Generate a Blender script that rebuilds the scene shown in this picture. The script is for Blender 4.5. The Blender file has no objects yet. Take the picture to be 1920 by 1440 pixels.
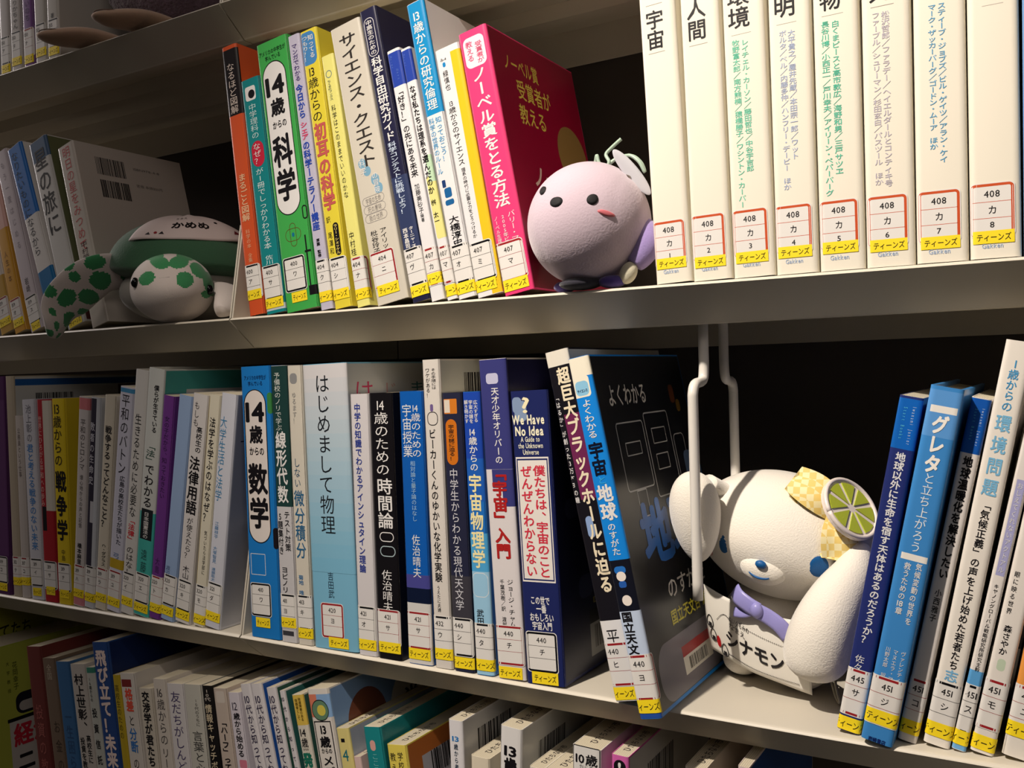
import bpy, math, random
from mathutils import Vector, Matrix
# ---------------------------------------------------------------- camera, world, lights, exposure
SC = bpy.context.scene; COL = SC.collection
M = 0.001                                   # every length below is in millimetres
def link(o): COL.objects.link(o); return o
cd = bpy.data.cameras.new('camera'); cam = link(bpy.data.objects.new('camera', cd))
cd.sensor_fit = 'HORIZONTAL'; cd.sensor_width = 36; cd.lens = 32.6718; cd.clip_start = .01; cd.clip_end = 50
cam.matrix_world = Matrix(((0.857764, 0.018151, 0.513723, 0.589538), (0.513264, 0.024792, -0.857873, -0.535881), (-0.028308, 0.999528, 0.011949, -0.051592), (0.0, 0.0, 0.0, 1.0)))
SC.camera = cam
SC.view_settings.view_transform = 'Standard'; SC.view_settings.look = 'None'
SC.view_settings.exposure = 0; SC.view_settings.gamma = 1; SC.view_settings.use_curve_mapping = False
wd = bpy.data.worlds.new('world'); SC.world = wd; wd.use_nodes = True
bg = wd.node_tree.nodes['Background']; bg.inputs[0].default_value = (1, .88, .80, 1); bg.inputs[1].default_value = .03
def lamp(name, kind, loc, aim, energy, colour, **k):
    d = bpy.data.lights.new(name, kind); d.energy = energy; d.color = colour
    for a, v in k.items(): setattr(d, a, v)
    o = link(bpy.data.objects.new(name, d)); o.location = [c*M for c in loc]
    o.rotation_euler = (Vector(aim)-Vector(loc)).to_track_quat('-Z', 'Y').to_euler()
    return o
# shelf spotlight on an arm in front of the bookcase, and three unseen area lights added for edge glints and fill
lamp('shelf_spotlight', 'SPOT', (130, -630, 770), (535, 0, -180), 76, (1, .885, .765), spot_size=math.radians(73), spot_blend=1.0, shadow_soft_size=.015)
lamp('edge_glint_light', 'AREA', (-2600, -200, 1150), (-150, 0, 0), 28, (1, .91, .88), shape='RECTANGLE', size=.5, size_y=1.5)  # unseen area light added far left, puts glints on the left spine edges
lamp('front_fill_light', 'AREA', (-350, -1500, 1750), (-100, 0, 0), 6, (1, .88, .82), shape='SQUARE', size=1.2)  # added soft fill from the front for the left side of the shelves
lamp('right_fill_light', 'AREA', (1900, -1700, 1300), (300, 60, 0), 6, (1, .88, .80), shape='SQUARE', size=1.0)  # added weak fill that lifts the covers facing right
# ---------------------------------------------------------------- materials
def lin(c): return tuple((x/255/12.92 if x <= 10.31 else ((x/255+.055)/1.055)**2.4) for x in c)
MATS = {}
def mat(col, rough=.4, bump=0, bscale=900, sheen=0, coat=0, metal=0, var=0, stripes=0, bdist=.0002, alpha=1):
    key = (tuple(col), rough, bump, bscale, sheen, coat, metal, var, stripes, alpha)
    if key in MATS: return MATS[key]
    m = bpy.data.materials.new('mat'); m.use_nodes = True; nt = m.node_tree; p = nt.nodes['Principled BSDF']
    p.inputs['Base Color'].default_value = (*lin(col), 1); p.inputs['Roughness'].default_value = rough
    p.inputs['Metallic'].default_value = metal; p.inputs['Specular IOR Level'].default_value = .35; p.inputs['Coat Weight'].default_value = coat; p.inputs['Coat Roughness'].default_value = .13
    if alpha < 1: p.inputs['Transmission Weight'].default_value = 1-alpha
    if sheen: p.inputs['Sheen Weight'].default_value = sheen; p.inputs['Sheen Roughness'].default_value = .5
    tc = nt.nodes.new('ShaderNodeTexCoord')
    if bump:
        n = nt.nodes.new('ShaderNodeTexNoise'); n.inputs['Scale'].default_value = bscale; n.inputs['Detail'].default_value = 3
        b = nt.nodes.new('ShaderNodeBump'); b.inputs['Strength'].default_value = bump; b.inputs['Distance'].default_value = bdist
        nt.links.new(tc.outputs['Object'], n.inputs['Vector']); nt.links.new(n.outputs['Fac'], b.inputs['Height'])
        nt.links.new(b.outputs['Normal'], p.inputs['Normal'])
        if coat: nt.links.new(b.outputs['Normal'], p.inputs['Coat Normal'])
    if var or stripes:
        mx = nt.nodes.new('ShaderNodeMix'); mx.data_type = 'RGBA'
        mx.inputs[6].default_value = (*lin(col), 1); mx.inputs[7].default_value = (*[x*.72 for x in lin(col)], 1)
        if stripes:
            t = nt.nodes.new('ShaderNodeTexWave'); t.inputs['Scale'].default_value = stripes; t.inputs['Distortion'].default_value = 3; t.inputs['Detail'].default_value = 2
        else:
            t = nt.nodes.new('ShaderNodeTexNoise'); t.inputs['Scale'].default_value = var
        nt.links.new(tc.outputs['Object'], t.inputs['Vector']); nt.links.new(t.outputs['Fac'], mx.inputs[0]); nt.links.new(mx.outputs[2], p.inputs['Base Color'])
    MATS[key] = m; return m
def film(c): return mat(c, .3, .07, 1400)      # printed cover under clear library film
def ink(c): return mat(c, .3, .07, 1400)
def paper(c): return mat(c, .6)
# ---------------------------------------------------------------- meshes
class MB:
    def __init__(s): s.v = []; s.f = []; s.m = []; s.sm = []; s.mats = []
    def mi(s, m):
        if m not in s.mats: s.mats.append(m)
        return s.mats.index(m)
    def add(s, vs, fs, m, smooth=False):
        o = len(s.v); s.v += [tuple(v) for v in vs]; k = s.mi(m)
        for f in fs: s.f.append([i+o for i in f]); s.m.append(k); s.sm.append(smooth)
    def box(s, x0, x1, y0, y1, z0, z1, m):
        s.add([(x, y, z) for z in (z0, z1) for y in (y0, y1) for x in (x0, x1)],
              [(0,2,3,1), (4,5,7,6), (0,1,5,4), (2,6,7,3), (0,4,6,2), (1,3,7,5)], m)
    def build(s, name, parent=None, mod=None):
        me = bpy.data.meshes.new(name); me.from_pydata([(x*M, y*M, z*M) for x, y, z in s.v], [], s.f)
        for m in s.mats: me.materials.append(m)
        me.polygons.foreach_set('material_index', s.m); me.polygons.foreach_set('use_smooth', s.sm); me.update()
        o = link(bpy.data.objects.new(name, me)); o.parent = parent
        return o
def empty(name, loc=(0,0,0), rot=(0,0,0)):
    o = link(bpy.data.objects.new(name, None)); o.location = [c*M for c in loc]; o.rotation_euler = rot; o.empty_display_size = .02; return o
def tag(o, label, cat, group=None, kind=None):
    if label: o['label'] = label
    if cat: o['category'] = cat
    if group: o['group'] = group
    if kind: o['kind'] = kind
    return o
def ell(rx, ry, rz, nu=48, nv=28, f=None):
    vs = []; fs = []
    for j in range(nv+1):
        a = -math.pi/2+math.pi*j/nv
        for i in range(nu):
            t = 2*math.pi*i/nu; d = (math.cos(a)*math.cos(t), math.cos(a)*math.sin(t), math.sin(a))
            p = (rx*d[0], ry*d[1], rz*d[2]); vs.append(f(p, d) if f else p)
    for j in range(nv):
        for i in range(nu): fs.append((j*nu+i, j*nu+(i+1)%nu, (j+1)*nu+(i+1)%nu, (j+1)*nu+i))
    return vs, fs
def xf(vs, loc=(0,0,0), rot=None):
    R = rot or Matrix.Identity(3); L = Vector(loc); return [tuple(R @ Vector(v)+L) for v in vs]
def Rot(axis, deg): return Matrix.Rotation(math.radians(deg), 3, axis)
def spline(pts, n=6):
    P = [Vector(p) for p in pts]; out = []
    for i in range(len(P)-1):
        a, b, c, d = P[max(i-1,0)], P[i], P[i+1], P[min(i+2,len(P)-1)]
        for k in range(n):
            t = k/n; out.append(.5*((2*b)+(c-a)*t+(2*a-5*b+4*c-d)*t*t+(3*b-a-3*c+d)*t**3))
    return out+[P[-1]]
def tube(pts, r, n=12, flat=None):
    """round (or flat) section swept along pts, closed at both ends"""
    P = [Vector(p) for p in pts]; vs = []; fs = []; up = Vector((.31,.2,.93))
    for i, p in enumerate(P):
        t = (P[min(i+1,len(P)-1)]-P[max(i-1,0)]).normalized()
        if i == 0: u = t.cross(up).normalized()
        else: u = (u-t*u.dot(t)).normalized()
        w = t.cross(u); rr = r(i/(len(P)-1)) if callable(r) else r
        for k in range(n):
            a = 2*math.pi*k/n; vs.append(p+u*math.cos(a)*rr+w*math.sin(a)*(flat if flat else rr))
    for i in range(len(P)-1):
        for k in range(n): fs.append((i*n+k, i*n+(k+1)%n, (i+1)*n+(k+1)%n, (i+1)*n+k))
    fs.append(tuple(range(n))[::-1]); fs.append(tuple((len(P)-1)*n+k for k in range(n)))
    return vs, fs
# ---------------------------------------------------------------- lettering
GL = {}
OFF = [0, .012, .022, .032, .042, .052]
def glyph(ch, b=0):
    if (ch, b) not in GL:
        c = bpy.data.curves.new('g', 'FONT'); c.body = ch; c.resolution_u = 2
        o = link(bpy.data.objects.new('g', c)); bpy.context.view_layer.update()
        me = bpy.data.meshes.new_from_object(o.evaluated_get(bpy.context.evaluated_depsgraph_get()))
        v = [(p.co.x, p.co.y, 0) for p in me.vertices]; f = [tuple(p.vertices) for p in me.polygons]
        bpy.data.objects.remove(o); bpy.data.curves.remove(c); bpy.data.meshes.remove(me)
        if b:                                        # heavier weight: the outline overlaid with small shifts
            k = 8 if b > 2 else 4; n = len(v); d = OFF[b]; sh = [(d*math.cos(2*math.pi*i/k), d*math.sin(2*math.pi*i/k)) for i in range(k)]
            f = [tuple(i+n*j for i in q) for j in range(k) for q in f]; v = [(x+a, y+c_, j) for j, (a, c_) in enumerate(sh) for x, y, _ in v]
        if ord(ch) < 0x2000 and v: x0 = min(p[0] for p in v); x1 = max(p[0] for p in v); v = [(p[0]-x0, p[1], p[2]) for p in v]; adv = x1-x0+.09
        else: adv = 1.0 if ord(ch) >= 0x2000 else .35
        GL[ch, b] = (v, f, adv)
    return GL[ch, b]
TURN = set('ー〜―-()（）「」『』…')
def toks(t):
    out = []; i = 0
    while i < len(t):
        if t[i] == '[': j = t.index(']', i); out.append(t[i+1:j]); i = j+1
        else: out.append(t[i]); i += 1
    return out
def line2d(t, b):
    """one horizontal line: verts, faces, total advance"""
    vs = []; fs = []; x = 0
    for ch in t:
        v, f, a = glyph(ch, b); o = len(vs); vs += [(p[0]+x, p[1], p[2]) for p in v]; fs += [tuple(i+o for i in q) for q in f]; x += a
    return vs, fs, max(x-.06, .1)
def text_v(t, sc, size, v0, v1, b):
    """vertical column of characters centred on sc, from height v0 down to v1"""
    tk = toks(t); cell = (v0-v1)/len(tk); hh = min(cell*1.0, size*1.25); vs = []; fs = []
    for i, k in enumerate(tk):
        cv = v0-cell*(i+.5); o = len(vs)
        if len(k) > 1:
            v, f, a = line2d(k, b); w = min(size, a*hh*1.05); vs += [(sc+(p[0]/a-.5)*w, cv+(p[1]-.36)*hh*1.05, p[2]) for p in v]
        else:
            v, f, a = glyph(k, b); lat = ord(k) < 0x2000
            if k in TURN or (lat and k.isalpha()):
                cx = a/2 if lat else .5; vs += [(sc+(p[1]-.38)*size, cv-(p[0]-cx)*hh, p[2]) for p in v]
            elif k in '、。': vs += [(sc+p[0]*size, cv+(p[1]+.1)*hh, p[2]) for p in v]
            else:
                cx = (a-.09)/2 if lat else .5; vs += [(sc+(p[0]-cx)*size, cv+(p[1]-.38)*hh, p[2]) for p in v]
        fs += [tuple(i+o for i in q) for q in f]
    return vs, fs
def text_h(t, sc, vc, w, h, b):
    v, f, a = line2d(t, b); return [(sc+(p[0]/a-.5)*w, vc+(p[1]-.38)*h, p[2]) for p in v], f
# ---------------------------------------------------------------- books
class Prof:
    """outline of a book's back: spine, rounded corners, both boards, measured by arc length from the middle of the spine"""
    def __init__(s, w, rx, ry):
        A = [(w-rx+rx*math.sin(k*math.pi/12), ry-ry*math.cos(k*math.pi/12)) for k in range(7)]
        s.w = w; s.pts = [(w/2, 0)]+A; s.s = [0]
        for a, b in zip(s.pts, s.pts[1:]): s.s.append(s.s[-1]+math.dist(a, b))
        s.brk = sorted({-q for q in s.s}|set(s.s))
    def __call__(s, t, off):
        q = abs(t); sg = 1 if t >= 0 else -1; x = y = nx = ny = 0
        if q >= s.s[-1]: x, y, nx, ny = s.w, s.pts[-1][1]+q-s.s[-1], 1, 0
        else:
            for i in range(len(s.s)-1):
                if q <= s.s[i+1]+1e-9:
                    k = (q-s.s[i])/max(s.s[i+1]-s.s[i], 1e-9); a, b = s.pts[i], s.pts[i+1]
                    x, y = a[0]+(b[0]-a[0])*k, a[1]+(b[1]-a[1])*k
                    j = i-1+k; ang = max(0, min(1, j/6))*math.pi/2 if i > 0 else 0
                    nx, ny = math.sin(ang), -math.cos(ang); break
        if sg < 0: x = s.w-x; nx = -nx
        return x+nx*off, y+ny*off
def wrap(pf, uv, off): return [(*pf(q[0], off+(.007*q[2] if len(q) > 2 else 0)), q[1]) for q in uv]
def rrect(pf, mb, s0, s1, v0, v1, m, r, off):
    r = max(0, min(r, (s1-s0)/2, (v1-v0)/2)); ss = {s0, s1}|{q for q in pf.brk if s0 < q < s1}
    if r > .05:
        for k in range(1, 9): a = math.pi/16*k; ss |= {s0+r-r*math.cos(a), s1-r+r*math.cos(a)}
    ss = sorted(ss); uv = []
    for q in ss:
        d = 0
        if r > .05:
            e = (s0+r-q) if q < s0+r else (q-s1+r if q > s1-r else 0); d = r-math.sqrt(max(r*r-e*e, 0))
        uv += [(q, v0+d), (q, v1-d)]
    n = len(ss); mb.add(wrap(pf, uv, off), [(2*i, 2*i+2, 2*i+3, 2*i+1) for i in range(n-1)], m)
def rring(pf, mb, s0, s1, v0, v1, m, th, r, off):
    def loop(a0, a1, b0, b1, r):
        r = max(.05, min(r, (a1-a0)/2, (b1-b0)/2)); P = []
        for cx, cy, st in ((a1-r, b1-r, 0), (a0+r, b1-r, 1), (a0+r, b0+r, 2), (a1-r, b0+r, 3)):
            for k in range(7): a = (st+k/6)*math.pi/2; P.append((cx+r*math.cos(a), cy+r*math.sin(a)))
            nx = P[-1]; nc = {0: (a0+r, b1), 2: (a1-r, b0)}.get(st)
            if nc:
                for k in range(1, 12): P.append((nx[0]+(nc[0]-nx[0])*k/12, nx[1]))
        return P
    A = loop(s0, s1, v0, v1, r); B = loop(s0+th, s1-th, v0+th, v1-th, r-th); n = len(A)
    mb.add(wrap(pf, A+B, off), [(i, (i+1) % n, n+(i+1) % n, n+i) for i in range(n)], m)
BASE = dict(spine_panel=.02, cover_artwork=.02, title=.15, author_name=.15, publisher_mark=.15, cover_lettering=.15, barcode=.15, call_number_label=.22, age_sticker=.29)
LC = dict(k=(14,14,18), r=(150,34,40), o=(196,82,44))
def prim(mb, pf, e, off, rnd):
    k = e[0]
    if k == 'T': v, f = text_v(e[1], e[2], e[3], e[4], e[5], e[7]); mb.add(wrap(pf, v, off), f, ink(e[6]))
    elif k == 'H': v, f = text_h(e[1], e[2], e[3], e[4], e[5], e[7]); mb.add(wrap(pf, v, off), f, ink(e[6]))
    elif k == 'P': rrect(pf, mb, e[1], e[2], e[3], e[4], film(e[5]), e[6], off)
    elif k == 'R': rring(pf, mb, e[1], e[2], e[3], e[4], ink(e[5]), e[6], e[7], off)
    elif k == 'B':
        x = e[1]
        while x < e[2]:
            w = (e[2]-e[1])/e[5]*rnd.choice((.35,.35,.7,1)); rrect(pf, mb, x, min(x+w, e[2]), e[3], e[4], ink((26,24,26)), 0, off); x += w+(e[2]-e[1])/e[5]*rnd.choice((.4,.4,.8))
    elif k == 'L':
        _, sc, v1, w, h, code, kana, c, third = e; c = LC[c]; a, b = sc-w/2, sc+w/2; v0 = v1-h
        rrect(pf, mb, a-.5, b+.5, v0-.5, v1+.5, paper((222,219,214)), 2.4, off)
        rring(pf, mb, a, b, v0, v1, ink(c), 1.35, 2.3, off+.025)
        for q in (.345, .655): rrect(pf, mb, a+1, b-1, v1-h*q-.13, v1-h*q+.13, ink(c), 0, off+.025)
        fw = min(8.4, pf.w*.8)
        for t, q, ww in ((code, .19, fw), (kana, .5, min(4.2, fw)), (third, .775, 2.2)):
            if t: ww = min(ww, line2d(t, 1)[2]*4.6); v, f = text_h(t, sc, v1-h*q, ww, 4.8 if t != third else 4.2, 1); mb.add(wrap(pf, v, off+.03), f, ink((28,26,28)))
    elif k == 'S':
        _, sc, v1, w, h = e; rrect(pf, mb, sc-w/2, sc+w/2, v1-h, v1, paper((246,218,30)), .2, off)
        v, f = text_h('ティーンズ', sc, v1-h*.52, w*.84, h*.62, 1); mb.add(wrap(pf, v, off+.025), f, ink((40,36,24)))
NB = 0
def book(label, group, loc, th, w, h, D, col, hard, rc, stamp, parts):
    global NB; NB += 1; rnd = random.Random(NB)
    root = tag(empty('book', loc, (0, math.radians(th), 0)), label, 'book', group)
    rx = rc or min(3.2, w*.22); ry = 1.6 if not rc else 2.2; pf = Prof(w, rx, ry); t = 1.8 if hard else .4
    t = min(t, w*.2); O = [(0, D)]+[pf(q, 0) for q in pf.brk]+[(w, D)]; I = [(min(max(x, t), w-t), max(y, t)) for x, y in O]; n = len(O)
    mb = MB(); m = film(col)
    mb.add([(x, y, z) for z in (0, h) for x, y in O], [(i, i+1, n+i+1, n+i) for i in range(n-1)], m, True)
    mb.add([(x, y, z) for z in (0, h) for x, y in I], [(i+1, i, n+i, n+i+1) for i in range(n-1)], m)
    for z, fl in ((0, 1), (h, 0)):
        mb.add([(x, y, z) for x, y in O]+[(x, y, z) for x, y in I], [((i, n+i, n+i+1, i+1) if fl else (i, i+1, n+i+1, n+i)) for i in range(n-1)], m)
    for i in (0, n-1): mb.add([(*O[i], 0), (*I[i], 0), (*I[i], h), (*O[i], h)], [(0,1,2,3)], m)
    mb.build('cover', root)
    i0 = 2.6 if hard else .25; pg = MB()
    pg.box(t+.02, w-t-.02, t+.4, D-(3 if hard else .3), i0, h-i0, mat((206,196,172), .75, stripes=260))
    pages = pg.build('pages', root)
    if stamp:
        s = min(6.5, w*.5); sb = MB(); y = 9
        for ch in 'ひたちなか市':
            v, f, a = glyph(ch, 1); sb.add([(w*.5-(p[1]-.38)*s, y+p[0]*s, h-i0+.08+.007*p[2]) for p in v], f, ink((44,40,44))); y += s*1.05
        sb.build('ownership_stamp', pages)
    for p, els in parts.items():
        for i, e in enumerate(els):
            q = MB(); prim(q, pf, e, BASE[p]+.007*(i if p in ('spine_panel', 'cover_artwork') else 0), rnd); q.build(p, root)
    return root
# ---------------------------------------------------------------- the room
PAINT = mat((202,195,180), .42, .06, 500)
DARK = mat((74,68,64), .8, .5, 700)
hA, hC, hD = 258.32, -261.43, -522.93
def struct(o): o['kind'] = 'structure'; return o
b = MB(); b.box(-1800, 1800, -2200, 330, -1262, -1250, mat((46,41,38), .8, var=8)); struct(b.build('floor'))
b = MB(); b.box(-1800, 1800, 300, 330, -1250, 1700, mat((150,146,140), .8)); struct(b.build('wall_back'))
def case(x0, x1, side, label):
    root = tag(empty('bookcase', ((x0+x1)/2, 120, -1250)), label, 'bookcase'); cx, cy, cz = (x0+x1)/2, 120, -1250
    def loc(vs): return [(x-cx, y-cy, z-cz) for x, y, z in vs]
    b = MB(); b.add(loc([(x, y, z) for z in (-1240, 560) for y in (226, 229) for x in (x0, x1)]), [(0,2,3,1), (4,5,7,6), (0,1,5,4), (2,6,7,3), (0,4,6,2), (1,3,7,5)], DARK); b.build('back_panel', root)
    for x in (x0, x1-14):
        b = MB(); b.add(loc([(q, y, z) for z in (-1250, 560) for y in (230, 270) for q in (x, x+14)]), [(0,2,3,1), (4,5,7,6), (0,1,5,4), (2,6,7,3), (0,4,6,2), (1,3,7,5)], PAINT); b.build('upright', root)
    for z in (hA, 0., hC, hD):
        s = MB()
        # section of the pressed steel shelf: deck, rolled front edge, face sloping in, return flange
        P = [(224, -34), (224, 0)]+[(3.2-3.2*math.sin(k*math.pi/14), -3.2+3.2*math.cos(k*math.pi/14)) for k in range(6)]+[(26.64-1.5, -24.17+1.2), (26.64-.6, -24.17+.3), (26.64+.6, -24.17), (26.64+9, -24.17), (26.64+9, -24.17+1.4), (26.64+1.4, -24.17+1.4), (4.5, -3.4), (6, -1.4), (222.6, -1.4), (222.6, -34)]
        n = len(P); e = .8
        s.add(loc([(x, y, q+z) for x in (x0+e, x1-e) for y, q in P]), [(i, (i+1) % n, n+(i+1) % n, n+i) for i in range(n)]+[tuple(range(n))[::-1], tuple(range(n, 2*n))], PAINT)
        shelf = s.build('shelf', root)
        for y in (92, 160):
            r = MB(); r.add(loc([(x, q, k) for x in (x0+3, x1-3) for q, k in ((y, z-1.5), (y+4, z-13), (y+18, z-13), (y+22, z-1.5))]), [(0,1,5,4), (1,2,6,5), (2,3,7,6), (3,0,4,7), (0,3,2,1), (4,5,6,7)], PAINT)
            r.build('shelf_rail', shelf)
        for x in (x0+.5, x1-2.1) if z != hD else ():
            r = MB(); Q = [(2.5, .1), (17, 78), (24, 84), (221, 84), (221, .1)]; k = len(Q)
            r.add(loc([(xx, y, q+z) for xx in (x, x+1.6) for y, q in Q]), [(i, (i+1) % k, k+(i+1) % k, k+i) for i in range(k)]+[tuple(range(k))[::-1], tuple(range(k, 2*k))], PAINT)
            r.build('end_bracket', shelf)
    return root
case(-900, 0, -1, 'grey-beige steel bookcase bay on the left, holding the turtle plush')
case(0, 900, 1, 'grey-beige steel bookcase bay on the right, holding most of the books')
# wire book support hanging under the upper shelf
root = tag(empty('wire_book_support', (388, 60, -25)), 'white bent wire book support hanging under the upper shelf beside the white plush dog', 'book support')
WIRE = mat((228,224,216), .3, coat=.3); zb = -197
for nm, pts in (('front_rod', [(388,62,-17.5), (388,48,-17.5), (388,43,-20), (388,42,-26), (388,42,-40), (388,41.6,-54), (388,38,-60), (388,25,-62), (388,20.6,-67), (388,20,-76), (388,20,-120), (388,20,zb)]),
                ('rear_rod', [(388,62,-17.5), (388,77,-17.5), (388,82,-20), (388,83,-26), (388,83,-40), (388,83.4,-54), (388,87,-60), (388,98,-62), (388,101.6,-67), (388,102,-76), (388,102,-120), (388,102,zb)])):
    b = MB(); v, f = tube(spline(pts, 5), 3.3, 14); b.add([(x-388, y-60, z+25) for x, y, z in v], f, WIRE, True); b.build(nm, root)
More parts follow.
